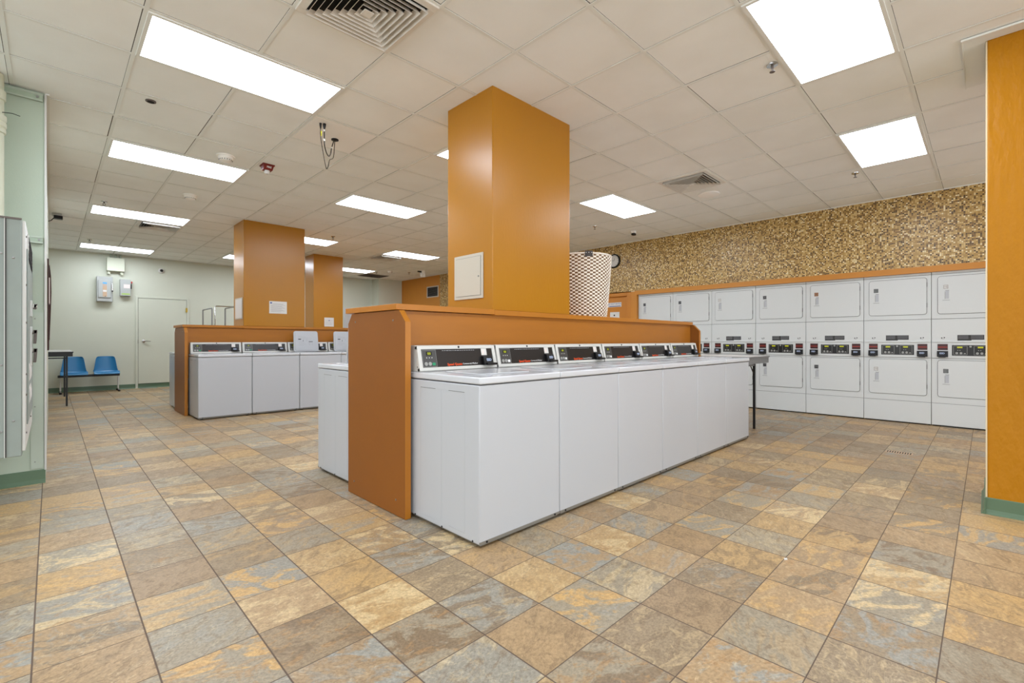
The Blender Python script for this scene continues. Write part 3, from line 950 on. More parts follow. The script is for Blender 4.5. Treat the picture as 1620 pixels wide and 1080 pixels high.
# ------------------------------------------------------------------ stacked dryers
def make_dryer():
    t = thing('stacked_dryer', '', 'dryer')
    Wd = 0.7245
    b = MB()
    b.box(0, Wd, 0.0, 0.75, 0.015, 1.392, M['dryer_white'])
    b.build('lower_cabinet', t, 0.003)
    b = MB().box(0, Wd, 0.0, 0.75, 1.396, 1.972, M['dryer_white'])
    b.build('upper_cabinet', t, 0.003)
    MB().box(0, Wd, -0.004, 0.75, 1.976, 2.010, M['dryer_white']).build('top_trim', t, 0.004)
    MB().box(0.004, Wd - 0.004, 0.004, 0.745, 1.388, 1.980, M['dark_grey']).build('seam_filler', t)
    MB().box(0.01, Wd - 0.01, 0.03, 0.74, 0.0, 0.016, M['black']).build('plinth', t)
    MB().box(0.001, Wd - 0.001, -0.0035, 0.002, 0.018, 0.297, M['dryer_white']).build('kick_panel', t, 0.002)
    MB().box(0.001, Wd - 0.001, -0.0015, 0.002, 0.297, 0.302, M['seam']).build('kick_seam', t)
    # raised middle fascia and control strip
    MB().box(0.001, Wd - 0.001, -0.004, 0.002, 1.100, 1.388, M['dryer_white']).build('middle_fascia', t, 0.002)
    MB().box(0.001, Wd - 0.001, -0.016, 0.002, 1.090, 1.101, M['dryer_white']).build('fascia_lip', t, 0.002)
    MB().box(0.001, Wd - 0.001, -0.006, 0.002, 0.886, 1.090, M['dryer_white']).build('control_strip', t, 0.002)
    MB().box(0.001, Wd - 0.001, -0.002, 0.002, 0.880, 0.886, M['seam']).build('strip_seam', t)
    for i, (z0, z1) in enumerate(((1.459, 1.941), (0.385, 0.857))):
        g = MB().prism(rrect(0.058, 0.683, z0 - 0.004, z1 + 0.004, 0.034), -0.003, 0.002, 'y', M['dark_grey'])  # dark plate behind the door, draws the shade in its gap
        dr = MB().prism(rrect(0.062, 0.679, z0, z1, 0.030), -0.010, 0.002, 'y', M['dryer_white']).build('door', t, 0.002)
        g.build('door_gap_shade', dr)
        zc = z1 - 0.178
        hm = MB()
        hm.prism(rrect(0.108, 0.176, zc - 0.13, zc + 0.008, 0.004), -0.0125, -0.009, 'y', M['dryer_white'])
        hm.prism([(0.133, zc - 0.112), (0.170, zc - 0.112), (0.170, zc), (0.142, zc - 0.010), (0.133, zc - 0.02)], -0.0132, -0.012, 'y', M['emboss'])
        hm.box(0.130, 0.134, -0.0165, -0.012, zc - 0.115, zc - 0.018, M['line_grey'])
        hm.box(0.134, 0.172, -0.0165, -0.012, zc - 0.009, zc - 0.003, M['line_grey'])
        hm.box(0.108, 0.178, -0.0155, -0.012, zc - 0.132, zc - 0.128, M['seam'])
        hm.build('handle', dr)
        for zz in (z0 + 0.09, z1 - 0.12):
            MB().box(0.679, 0.685, -0.011, -0.002, zz, zz + 0.06, M['dark_grey']).build('hinge', dr)
    lb = MB().box(0.250, 0.495, -0.0055, -0.003, 1.124, 1.184, M['dark_txt']).box(0.250, 0.380, -0.0055, -0.003, 1.113, 1.124, M['dark_txt'])
    for k in range(3):
        z = 1.170 - 0.016 * k
        lb.box(0.256, 0.352, -0.0062, -0.0055, z, z + 0.003, M['grey_txt']); lb.box(0.375, 0.488, -0.0062, -0.0055, z + 0.002, z + 0.005, M['grey_txt'])
    lb.build('warning_label', t)
    for x in (0.100, 0.620):
        k = MB().lathe([(0.007, 0), (0.007, -0.004)], (x, -0.004, 1.147), M['black'], 10, 'y').lathe([(0.007, 0), (0.007, -0.004)], (x + 0.026, -0.004, 1.151), M['black'], 10, 'y')
        k.box(x - 0.004, x + 0.026, -0.0045, -0.0035, 1.132, 1.135, M['seam'])
        k.build('fascia_locks', t)
    cp = MB().box(0.198, 0.551, -0.009, -0.004, 0.920, 1.055, M['dark_face']).build('control_panel', t, 0.002)
    for x0 in (0.212, 0.402):
        o = MB()
        x1 = x0 + 0.130
        for (a, b_, c, d_) in ((x0, x1, 1.042, 1.045), (x0, x1, 0.932, 0.935), (x0, x0 + 0.003, 0.932, 1.045), (x1 - 0.003, x1, 0.932, 1.045)):
            o.box(a, b_, -0.0098, -0.009, c, d_, M['line_grey'])
        o.build('control_outline', cp)
        MB().box(x0 + 0.035, x0 + 0.085, -0.0105, -0.009, 1.018, 1.036, M['screen_y']).build('display', cp)
        for xx in (x0 + 0.032, x0 + 0.072):
            MB().lathe([(0.014, 0), (0.014, -0.004)], (xx, -0.009, 0.953), M['line_grey'], 12, 'y').build('button', cp)
        MB().box(x0 + 0.098, x0 + 0.116, -0.0105, -0.009, 0.944, 0.954, M['line_grey']).build('start_button', cp)
        for xx in (x0 + 0.038, x0 + 0.058):
            MB().box(xx, xx + 0.008, -0.0100, -0.009, 0.985, 0.993, M['line_grey']).build('indicator', cp)
    MB().lathe([(0.012, 0), (0.012, -0.002)], (0.372, -0.009, 1.037), M['line_grey'], 12, 'y').build('emblem', cp)
    for x0 in (0.055, 0.583):
        MB().box(x0 + 0.004, x0 + 0.104, -0.010, -0.004, 0.990, 1.068, M['redled']).box(x0 + 0.008, x0 + 0.100, -0.0106, -0.010, 1.022, 1.034, M['redbar']).build('coin_display', t)
        rd = MB().prism([(-0.034, 0.902), (-0.004, 0.902), (-0.004, 0.978), (-0.026, 0.978)], x0 - 0.001, x0 + 0.106, 'x', M['black'])
        rd.box(x0 + 0.015, x0 + 0.085, -0.046, -0.03, 0.896, 0.908, M['black'])
        r = rd.build('card_reader', t, 0.003)
        text('reader_lettering', 'ESD', 0.03, M['blue_txt'], r, (x0 + 0.05, -0.0325, 0.948), PI / 2 - 0.1, 0, 0.0005)
    return t


dry = make_dryer()
ordd = ['leftmost stacked dryer, mostly hidden behind the near counter, next to the orange door',
        'second stacked dryer from the left, just past the counter ledge end',
        'third stacked dryer from the left, above the far end of the washer row',
        'stacked dryer behind the folding table edge, fourth from the left',
        'stacked dryer with a brown number tag on its upper door',
        'stacked dryer with dark upper tag and white lower tag, second from the right pillar',
        'rightmost stacked dryer, partly hidden by the rough orange pillar']
tags_up = [('dark', '11'), ('dark', '10'), ('white', '9'), ('dark', '8'), ('brown', '36'), ('grey', '34'), ('white', '12')]
tags_lo = [('dark', '11'), ('dark', '10'), ('white', '9'), ('dark', '7'), ('dark', '35'), ('white', '12'), ('grey', '14')]
for k in range(7):
    o = dry if k == 0 else copy_tree(dry)
    o.location = (XW, DR1 - PITCH * k - 0.002, 0); o.rotation_euler = (0, 0, -PI / 2); o.scale = (0.9815, 1, 1)
    o['label'] = ordd[k]; o['group'] = 'stacked dryers along the mosaic wall'
    doors = sorted([c for c in o.children if c.name.startswith('door')], key=lambda c: c.name)
for o in [x for x in bpy.data.objects if x.name.startswith('stacked_dryer')]:
    k = int(round((DR1 - o.location.y) / PITCH))
    doors = [c for c in o.children if c.name.split('.')[0] == 'door']
    doors.sort(key=lambda c: -max(v.co.z for v in c.data.vertices))
    for dr, (kind, num), z0 in zip(doors, (tags_up[k], tags_lo[k]), (1.777, 0.693)):
        mm = {'dark': M['black'], 'white': M['paper'], 'brown': M['brown_tag'], 'grey': M['grey_tag']}[kind]
        tg = MB().prism(rrect(0.114, 0.166, z0, z0 + 0.055, 0.004), -0.0125, -0.009, 'y', mm)
        e = M['grey_txt'] if kind == 'dark' else M['dark_txt']
        for (a, b_, c, d_) in ((0.118, 0.162, z0 + 0.048, z0 + 0.051), (0.118, 0.162, z0 + 0.004, z0 + 0.007), (0.118, 0.121, z0 + 0.004, z0 + 0.051), (0.159, 0.162, z0 + 0.004, z0 + 0.051)):
            tg.box(a, b_, -0.0131, -0.0125, c, d_, e)
        to = tg.build('number_tag', dr)
        to['label'] = {'dark': 'black number tag', 'white': 'white number tag', 'brown': 'brown number tag', 'grey': 'grey number tag'}[kind]
        tx = text('number', num, 0.03, e, to, (0.14, -0.0128, z0 + 0.0275), PI / 2)

# ------------------------------------------------------------------ laundry basket on the ledge
bk = thing('laundry_basket', 'tall woven white and brown laundry basket on the near counter ledge', 'basket', (3.95, 2.955, 1.3505), 0.3)
n_a, n_h = 58, 36
SUB = 4
v, f, mi = [], [], []
rows, cols = n_h * SUB, n_a * SUB
Hb = 0.625


def brad(z):
    return 0.238 + 0.052 * (z / Hb) ** 0.8


for j in range(rows + 1):
    z = Hb * j / rows
    for i in range(cols):
        a = 2 * PI * i / cols
        ph = math.cos(PI * i / SUB) * math.cos(PI * j / SUB)
        r = brad(z) + 0.0085 * max(ph, -0.25)
        v.append((r * math.cos(a), r * math.sin(a), z))
for j in range(rows):
    for i in range(cols):
        i2 = (i + 1) % cols
        f.append((j * cols + i, j * cols + i2, (j + 1) * cols + i2, (j + 1) * cols + i))
        ph = math.cos(PI * (i + .5) / SUB) * math.cos(PI * (j + .5) / SUB)
        mi.append(0 if ph > 0.12 else 1)
me = bpy.data.meshes.new('woven_body'); me.from_pydata(v, [], f)
me.materials.append(M['weave']); me.materials.append(M['stake'])
me.polygons.foreach_set('material_index', mi); me.polygons.foreach_set('use_smooth', [True] * len(f)); me.update()
wb = bpy.data.objects.new('woven_body', me); COL.objects.link(wb); wb.parent = bk
sd = wb.modifiers.new('thick', 'SOLIDIFY'); sd.thickness = 0.004; sd.offset = -1
ring = [(brad(Hb) * math.cos(2 * PI * k / 48) * 1.01, brad(Hb) * math.sin(2 * PI * k / 48) * 1.01, Hb) for k in range(49)]
MB().tube(ring, 0.006, M['weave'], 10, False).build('rim', bk)
MB().lathe([(0.236, 0.0), (0.236, 0.012)], (0, 0, 0), M['stake'], 40).build('base', bk)
for ha in (math.radians(225) - 0.3 + 0.05, math.radians(45) - 0.3):
    hd = MB()
    seg = []
    for k in range(-3, 4):
        a = ha + k * 0.042
        seg.append((0.305 * math.cos(a), 0.305 * math.sin(a)))
    seg2 = [(x * 0.955, y * 0.955) for x, y in seg][::-1]
    hd.prism(seg + seg2, Hb - 0.035, Hb + 0.018, 'z', M['dark_brown'])
    for k in (-2, 0, 2):
        a = ha + k * 0.042
        hd.tube([(0.304 * math.cos(a), 0.304 * math.sin(a), Hb), (0.309 * math.cos(a), 0.309 * math.sin(a), Hb)], 0.004, M['paper'], 8)
    hd.build('handle', bk)


# ------------------------------------------------------------------ tables
def folding_table(label, x0, x1, y0, y1, zt, leg_inset, top_m, apron_m, th=0.018, ap=0.07, left_inset=None, braces=True, bar_drop=0.035):
    t = thing('folding_table', label, 'table', (0, 0, 0))
    MB().box(x0, x1, y0, y1, zt - th, zt - 0.0005, apron_m).box(x0 + 0.002, x1 - 0.002, y0 + 0.002, y1 - 0.002, zt - 0.001, zt, top_m).build('tabletop', t)
    a = MB()
    i = 0.02
    a.box(x0 + i, x1 - i, y0 + i - 0.012, y0 + i, zt - th - ap, zt - th, apron_m)
    a.box(x0 + i, x1 - i, y1 - i, y1 - i + 0.012, zt - th - ap, zt - th, apron_m)
    a.box(x0 + i - 0.012, x0 + i, y0 + i, y1 - i, zt - th - ap, zt - th, apron_m)
    a.box(x1 - i, x1 - i + 0.012, y0 + i, y1 - i, zt - th - ap, zt - th, apron_m)
    a.build('apron', t)
    ix, iy = leg_inset
    lf = ix if left_inset is None else left_inset
    for (lx, sx) in ((x0 + lf, 1), (x1 - ix, -1)):
        for (ly, sy) in ((y0 + iy, 1), (y1 - iy, -1)):
            MB().box(lx - 0.013, lx + 0.013, ly - 0.013, ly + 0.013, 0, zt - th, M['black_metal']).build('leg', t, 0.003)
    for (ly, sy) in ((y0 + iy, 1), (y1 - iy, -1)):
        MB().box(x0 + lf, x1 - ix, ly - 0.008, ly + 0.008, zt - th - ap - bar_drop, zt - th - ap - bar_drop + 0.02, apron_m).build('cross_bar', t)
        if not braces:
            continue
        MB().tube([(x1 - ix - 0.02, ly, zt - th - ap - 0.13), (x1 - ix - 0.13, ly, zt - th - ap - 0.03)], 0.007, M['black_metal'], 8).build('brace', t)
        MB().tube([(x0 + lf + 0.02, ly, zt - th - ap - 0.13), (x0 + lf + 0.13, ly, zt - th - ap - 0.03)], 0.007, M['black_metal'], 8).build('brace', t)
    return t


folding_table('long folding table with grey edge at the far end of the near washers', 5.84, 6.61, 1.965, 3.80, 0.918, (0.285, 0.095), M['table_top'], M['table_grey'], left_inset=0.09)
folding_table('dark edged table at the left in front of the blue chairs', -0.36, 0.272, 10.85, 12.95, 0.925, (0.08, 0.12), M['table_top'], M['black_metal'], 0.02, 0.062, None, False, 0.038)

# ------------------------------------------------------------------ two-seat bench
bn = thing('tandem_bench', 'two blue plastic bucket seats joined on one black beam by the back wall', 'bench', (0, 0, 0))
BY = 13.52
MB().box(0.10, 1.09, BY - 0.02, BY + 0.03, 0.335, 0.385, M['black_metal']).build('beam', bn, 0.004)
for x in (0.14, 1.062):
    l = MB().tube([(x, BY, 0.34), (x, BY, 0.05)], 0.014, M['frame_white'], 12)
    l.tube([(x, BY - 0.17, 0.045), (x, BY, 0.055), (x, BY + 0.17, 0.045)], 0.013, M['chrome'], 10)
    lo = l.build('leg', bn)
    for yy in (BY - 0.17, BY + 0.17):
        MB().lathe([(0.02, 0), (0.024, 0.02), (0.016, 0.04)], (x, yy, 0), M['black'], 12).build('foot', lo)
for xc in (0.345, 0.862):
    nu, nv = 16, 22
    vs, fs = [], []
    # profile (y, z) from front lip over the pan up the back
    prof = [(-0.235, 0.385), (-0.225, 0.412), (-0.18, 0.425), (-0.10, 0.412), (0.0, 0.402), (0.08, 0.400), (0.135, 0.415), (0.165, 0.455), (0.18, 0.52), (0.195, 0.60), (0.21, 0.68), (0.222, 0.745), (0.225, 0.765)]
    for j, (py, pz) in enumerate(prof):
        s = j / (len(prof) - 1)
        hw = 0.215 if s < 0.5 else 0.215 - 0.065 * (s - 0.5) / 0.5
        if j == len(prof) - 1:
            hw -= 0.02
        for i in range(nu + 1):
            u = -1 + 2 * i / nu
            dish = abs(u) ** 3
            yy = py - (0.05 * dish if s > 0.5 else 0.0)
            zz = pz + (0.035 * dish if 0.1 < s <= 0.55 else 0.0)
            vs.append((xc + u * hw, BY - 0.01 + yy, zz))
    for j in range(len(prof) - 1):
        for i in range(nu):
            a = j * (nu + 1) + i
            fs.append((a, a + 1, a + nu + 2, a + nu + 1))
    sm = MB().add(vs, fs, M['blue_seat']).build('seat_shell', bn)
    s_ = sm.modifiers.new('thick', 'SOLIDIFY'); s_.thickness = 0.007
    ss = sm.modifiers.new('sub', 'SUBSURF'); ss.levels = 1; ss.render_levels = 1

# ------------------------------------------------------------------ switchgear on the back wall
yb = YB
jb = thing('junction_box', 'large cream junction box high on the back wall', 'electrical box')
MB().box(0.885, 1.190, yb - 0.13, yb, 2.668, 2.965, M['pale_green']).build('cabinet', jb, 0.004)
for x in (0.96, 1.045, 1.125):
    MB().tube([(x, yb - 0.05, 2.965), (x, yb - 0.05, CEIL)], 0.018, M['green_metal'], 12).build('conduit', jb)
for x in (0.925, 1.145):
    MB().lathe([(0.030, 2.60), (0.030, 2.62), (0.022, 2.67)], (x, yb - 0.06, 0), M['pale_green'], 16).build('conduit_hub', jb)
d1 = thing('disconnect_switch', 'larger grey safety switch with blue and tan label on the back wall', 'electrical switch')
MB().box(0.716, 0.985, yb - 0.13, yb, 1.975, 2.528, M['box_grey']).build('enclosure', d1, 0.008)
MB().prism(rrect(0.742, 0.955, 2.060, 2.455, 0.02), yb - 0.150, yb - 0.13, 'y', M['box_grey']).build('cover', d1, 0.006)
lb = MB().box(0.815, 0.885, yb - 0.1525, yb - 0.150, 2.365, 2.400, M['label_blue']).box(0.815, 0.885, yb - 0.1525, yb - 0.150, 2.08, 2.362, M['label_tan'])
lb.box(0.82, 0.88, yb - 0.154, yb - 0.1525, 2.33, 2.345, M['grey_txt']).box(0.82, 0.88, yb - 0.154, yb - 0.1525, 2.19, 2.23, M['paper']).box(0.85, 0.865, yb - 0.154, yb - 0.1525, 2.085, 2.10, M['dark_txt'])
lb.build('label', d1)
MB().box(0.962, 0.985, yb - 0.17, yb - 0.13, 2.22, 2.38, M['chrome']).box(0.968, 0.99, yb - 0.18, yb - 0.14, 2.20, 2.225, M['black']).build('lever', d1, 0.003)
d2 = thing('disconnect_switch', 'smaller grey safety switch with red tipped lever and green label', 'electrical switch')
MB().box(1.113, 1.300, yb - 0.12, yb, 2.125, 2.500, M['box_grey']).build('enclosure', d2, 0.006)
MB().box(1.175, 1.285, yb - 0.1225, yb - 0.12, 2.30, 2.385, M['pink_paper']).build('paper_label', d2)
MB().box(1.140, 1.285, yb - 0.1225, yb - 0.12, 2.155, 2.180, M['label_green']).build('green_strip', d2)
lv = MB().box(1.300, 1.318, yb - 0.11, yb - 0.07, 2.29, 2.39, M['black']).tube([(1.31, yb - 0.09, 2.39), (1.318, yb - 0.10, 2.425)], 0.007, M['black'], 8).build('lever', d2)
MB().lathe([(0.006, 2.415), (0.014, 2.425), (0.014, 2.45), (0.006, 2.46)], (1.318, yb - 0.10, 0), M['redtip'], 12).build('lever_tip', lv)
cm = thing('dome_camera', 'small white dome camera on the back wall above the green door', 'camera', (1.878, yb, 2.775))
MB().lathe([(0.062, 0), (0.062, -0.02), (0.05, -0.05), (0.036, -0.062)], (0, 0, 0), M['paper'], 24, 'y').build('housing', cm)
MB().lathe([(0.034, -0.058), (0.03, -0.075), (0.016, -0.088), (0.002, -0.092)], (0, 0, 0), M['black'], 20, 'y').build('lens', cm)

# board on the left wall, seen edge-on
bd = thing('notice_board', 'dark framed notice board seen edge-on on the left wall', 'notice board')
MB().box(XL, -0.016, 7.6, 9.4, 1.0, 2.06, M['cork']).build('board', bd, 0.004)
MB().box(-0.016, -0.008, 7.7, 8.6, 1.55, 1.85, M['pink_paper']).build('pinned_sheet', bd)
MB().box(-0.016, -0.006, 8.7, 9.2, 1.15, 1.45, M['paper']).build('pinned_sheet', bd)
jk = MB()
jk.tube([(-0.014, 8.0, 2.03), (-0.008, 8.0, 1.9), (-0.006, 8.0, 1.7), (-0.010, 8.0, 1.5), (-0.013, 8.0, 1.3), (-0.014, 8.0, 1.12)], [0.004, 0.010, 0.012, 0.012, 0.008, 0.004], M['cork'], 10)
jk.build('hanging_cloth', bd)

# ------------------------------------------------------------------ switchboard at the left edge
sb = thing('switchboard', 'tall grey electrical switchboard with breaker handles at the left edge', 'electrical panel')
fx = -0.117
MB().box(-1.1, fx, 3.83, 5.19, 0.462, 1.800, M['panel_grey']).build('cabinet', sb, 0.004)
MB().box(-1.1, fx - 0.0, 3.822, 3.832, 1.796, 1.806, M['bronze']).build('top_flange', sb)
MB().box(-0.182, -0.176, 3.8245, 3.832, 0.464, 1.798, M['dark_grey']).box(-0.1850, -0.182, 3.822, 3.832, 0.464, 1.798, M['panel_light']).build('side_seam', sb)
sc = MB()
for (x, z) in ((-0.196, 1.60), (-0.196, 0.98), (-0.197, 0.61), (-0.150, 1.58), (-0.150, 0.665)):
    sc.lathe([(0.006, 0), (0.006, -0.004), (0.003, -0.006)], (x, 3.830, z), M['steel'], 10, 'y')
sc.build('side_screws', sb)
MB().box(fx, fx + 0.014, 3.84, 5.18, 0.49, 1.795, M['panel_light']).build('front_cover', sb, 0.002)
MB().box(fx + 0.014, fx + 0.020, 4.0, 5.0, 0.62, 1.66, M['panel_grey']).build('inner_cover', sb, 0.002)
vg = MB().box(fx + 0.014, fx + 0.020, 4.12, 4.92, 1.60, 1.765, M['panel_light'])
for i in range(14):
    for j in range(6):
        vg.box(fx + 0.020, fx + 0.0215, 4.15 + 0.053 * i, 4.185 + 0.053 * i, 1.612 + 0.025 * j, 1.628 + 0.025 * j, M['void'])
vg.build('vent_grille', sb)
pr_ = MB()
for z in (0.72, 0.86):
    pr_.prism([(fx + 0.02, z), (fx + 0.025, z + 0.02), (fx + 0.025, z + 0.07), (fx + 0.02, z + 0.11)], 4.2, 4.55, 'y', M['paper'])
pr_.build('card_holders', sb)
for k, (z0, z1, m_) in enumerate(((1.292, 1.355, 'paper'), (1.095, 1.185, 'bronze'), (0.972, 1.062, 'bronze'))):
    hh = MB()
    hh.box(fx + 0.014, fx + 0.030, 4.36, 4.46, z0 - 0.02, z1 + 0.02, M['panel_light'])
    hh.prism([(fx + 0.030, z1 - 0.028), (fx + 0.052, z1 - 0.022), (fx + 0.052, z1 + 0.0), (fx + 0.036, z1)], 4.37, 4.45, 'y', M['paper'] if k == 0 else M['bronze'])
    hh.prism([(fx + 0.034, z0 + (0.03 if k == 0 else 0)), (fx + 0.048, z0 + (0.03 if k == 0 else 0)), (fx + 0.054, z1), (fx + 0.038, z1)], 4.37, 4.45, 'y', M['bronze'])
    hh.build('breaker_handle', sb, 0.002)
cs = MB()
for z in (1.72, 1.44, 1.22, 0.92, 0.80, 0.58):
    cs.lathe([(0.006, 0), (0.006, 0.004)], (fx + 0.014, 3.93, z), M['bronze'], 8, 'x')
    cs.lathe([(0.006, 0), (0.006, 0.004)], (fx + 0.014, 4.75, z), M['bronze'], 8, 'x')
cs.build('cover_screws', sb)
# tie the cabinet down to the wall frame it hangs on
pp = thing('conduit_pipe', 'thick pale green vertical pipe above the switchboard at the left edge', 'pipe')
pr2 = [(0.072, 1.808), (0.072, 2.62), (0.082, 2.625), (0.082, 2.655), (0.077, 2.66), (0.085, 2.67), (0.085, 2.70), (0.078, 2.705), (0.086, 2.72), (0.086, 2.75), (0.072, 2.755), (0.072, 2.86), (0.082, 2.865), (0.082, 2.93), (0.072, 2.935), (0.072, CEIL)]
MB().lathe(pr2, (-0.315, 5.05, 0), M['pale_green'], 24).build('pipe', pp)
MB().tube([(-0.25, 4.98, 2.76), (-0.20, 4.97, 2.765), (-0.16, 4.97, 2.757)], 0.0025, M['black'], 6).build('wire_end', pp)

# ------------------------------------------------------------------ clothes carts behind the far counter
def cart(label, x, y0, y1, ht, ww):
    t = thing('laundry_cart', label, 'laundry cart')
    x1 = x + ww
    for (cx, cy) in ((x, y0), (x, y1), (x1, y0), (x1, y1)):
        MB().tube([(cx, cy, 0.12), (cx, cy, 0.46)], 0.011, M['chrome'], 8).build('leg', t)
        MB().lathe([(0.05, -0.014), (0.05, 0.014)], (cx, cy, 0.05), M['black'], 16, 'y').box(cx - 0.012, cx + 0.012, cy - 0.02, cy + 0.02, 0.09, 0.12, M['steel']).build('caster', t)
    bs = MB()
    for z in (0.46, 0.72):
        for a, b_ in (((x, y0), (x1, y0)), ((x1, y0), (x1, y1)), ((x1, y1), (x, y1)), ((x, y1), (x, y0))):
            bs.tube([(a[0], a[1], z), (b_[0], b_[1], z)], 0.006, M['chrome'], 6)
    n = 9
    for k in range(n + 1):
        yy = y0 + (y1 - y0) * k / n
        bs.tube([(x, yy, 0.72), (x, yy, 0.46), (x1, yy, 0.46), (x1, yy, 0.72)], 0.003, M['chrome'], 5)
    for k in range(1, 6):
        xx = x + ww * k / 6
        bs.tube([(xx, y0, 0.72), (xx, y0, 0.46), (xx, y1, 0.46), (xx, y1, 0.72)], 0.003, M['chrome'], 5)
    bs.build('wire_basket', t)
    MB().tube([(x + ww / 2, y0, 0.46), (x + ww / 2, y0, ht - 0.02), (x + ww / 2, y0 + 0.02, ht), (x + ww / 2, y1 - 0.02, ht), (x + ww / 2, y1, ht - 0.02), (x + ww / 2, y1, 0.46)], 0.014, M['steel'], 10).build('hanging_bar', t)
    return t


cart('chrome laundry cart with single hanging bar, left of the pair behind the far counter', 2.28, 11.60, 12.45, 1.80, 0.34)
cart('chrome laundry cart with hanging bar close to the far pillar', 2.51, 10.75, 11.54, 1.80, 0.34)
gr = thing('garment_rack', 'tall bright chrome garment rack at the carts behind the far counter', 'garment rack')
MB().tube([(2.76, 12.80, 0.1), (2.76, 12.80, 1.90), (2.78, 12.80, 1.925), (3.75, 12.80, 1.925), (3.77, 12.80, 1.90), (3.77, 12.80, 0.1)], 0.013, M['chrome'], 10).build('frame', gr)
for x in (2.76, 3.77):
    MB().tube([(x, 12.55, 0.09), (x, 13.05, 0.09)], 0.014, M['chrome'], 10).lathe([(0.035, -0.01), (0.035, 0.01)], (x, 12.56, 0.035), M['black'], 12, 'x').lathe([(0.035, -0.01), (0.035, 0.01)], (x, 13.04, 0.035), M['black'], 12, 'x').build('foot_rail', gr)

# ------------------------------------------------------------------ ceiling fixtures
def light(x0, y0, label):
    """recessed 2x4 ft panel; (x0,y0) is the low corner of its ceiling cell"""
    x1, y1 = x0 + 2 * T, y0 + T
    t = thing('ceiling_light', label, 'ceiling light', group='fluorescent ceiling panels')
    z = CEIL
    f = MB()
    i, w_ = 0.011, 0.022
    f.box(x0 + i, x1 - i, y0 + i, y0 + i + w_, z - 0.006, z + 0.004, M['grid']); f.box(x0 + i, x1 - i, y1 - i - w_, y1 - i, z - 0.006, z + 0.004, M['grid'])
    f.box(x0 + i, x0 + i + w_, y0 + i + w_, y1 - i - w_, z - 0.006, z + 0.004, M['grid']); f.box(x1 - i - w_, x1 - i, y0 + i + w_, y1 - i - w_, z - 0.006, z + 0.004, M['grid'])
    f.build('frame', t)
    MB().box(x0 + i + w_, x1 - i - w_, y0 + i + w_, y1 - i - w_, z - 0.003, z + 0.004, M['lamp']).build('diffuser', t)
    return t


gx = lambda k: 2.2269 + T * k
gy = lambda k: 2.2287 + T * k
lights = [
    (-3, 2, 'large bright ceiling panel at the top left, beside the big square vent'),
    (-3, 6, 'second bright ceiling panel down the left side, near the smoke detectors'),
    (-3, 11, 'third bright ceiling panel down the left side'),
    (-3, 17, 'farthest left ceiling panel, close to the back wall above the junction box'),
    (1, 6, 'bright ceiling panel in mid picture, left of the nearest orange pillar'),
    (1, 11, 'ceiling panel just right of the far counter pillar'),
    (5, 11, 'ceiling panel in mid distance above the near counter corner'),
    (5, 16, 'small looking far ceiling panel right of the slimmer pillar'),
    (1, 16, 'sliver of a ceiling panel left of the far counter pillar'),
    (1, 2, 'ceiling panel almost hidden by the nearest orange pillar'),
    (5, 2, 'ceiling panel just right of the nearest orange pillar'),
    (1, -3, 'large ceiling panel with visible tubes at the top right'),
    (5, -3, 'ceiling panel with visible tubes above the rightmost dryers'),
    (5, 6, 'ceiling panel hidden behind the nearest orange pillar'),
    (-3, -3, 'ceiling panel behind the camera on the left'),
    (1, -8, 'ceiling panel behind the camera on the right'),
    (-7, -3, 'ceiling panel far behind the camera on the left'),
    (-7, 2, 'ceiling panel left of the camera above the switchboard'),
]
for (i, j, lb_) in lights:
    light(gx(i), gy(j), lb_)


def vent(i, j, label, dark=False, nx=1):
    x0, y0 = gx(i), gy(j)
    cx, cy = x0 + T * nx / 2, y0 + T / 2
    t = thing('ceiling_vent', label, 'vent', (cx, cy, CEIL), group='square ceiling diffusers')
    hf = T / 2 - 0.006
    m = M['vent']
    fr = MB()
    for (a, b_, c, d_) in ((-hf, hf, -hf, -hf + 0.045), (-hf, hf, hf - 0.045, hf), (-hf, -hf + 0.045, -hf + 0.045, hf - 0.045), (hf - 0.045, hf, -hf + 0.045, hf - 0.045)):
        fr.box(a, b_, c, d_, -0.010, 0.004, m)
    fr.build('frame', t, 0.002)
    MB().box(-hf + 0.04, hf - 0.04, -hf + 0.04, hf - 0.04, 0.0, 0.004, M['void']).build('duct_opening', t)
    n = 7
    R0 = hf - 0.045
    for k in range(n):
        ro = R0 * (1 - k / (n + 0.6))
        ri = ro - R0 / (n + 0.6) * 0.98
        zo, zi = -0.008, -0.036
        # sloping vane ring: outer-low edge, inner-high edge
        lo, hi = ro - 0.002, ri + 0.012
        vs = []
        for (rr, zz) in ((lo, -0.034), (lo + 0.0025, -0.034), (hi + 0.0025, -0.002), (hi, -0.002)):
            for (sx, sy) in ((-1, -1), (1, -1), (1, 1), (-1, 1)):
                vs.append((sx * rr, sy * rr, zz))
        fs = []
        for a in range(4):
            a2 = (a + 1) % 4
            for q in range(4):
                q2 = (q + 1) % 4
                fs.append((a * 4 + q, a * 4 + q2, a2 * 4 + q2, a2 * 4 + q))
        MB().add(vs, fs, m).build('vane', t, smooth=False)
    rc = R0 / (n + 0.6) * 0.85
    MB().box(-rc, rc, -rc, rc, -0.036, -0.030, m).build('centre_plate', t)
    return t


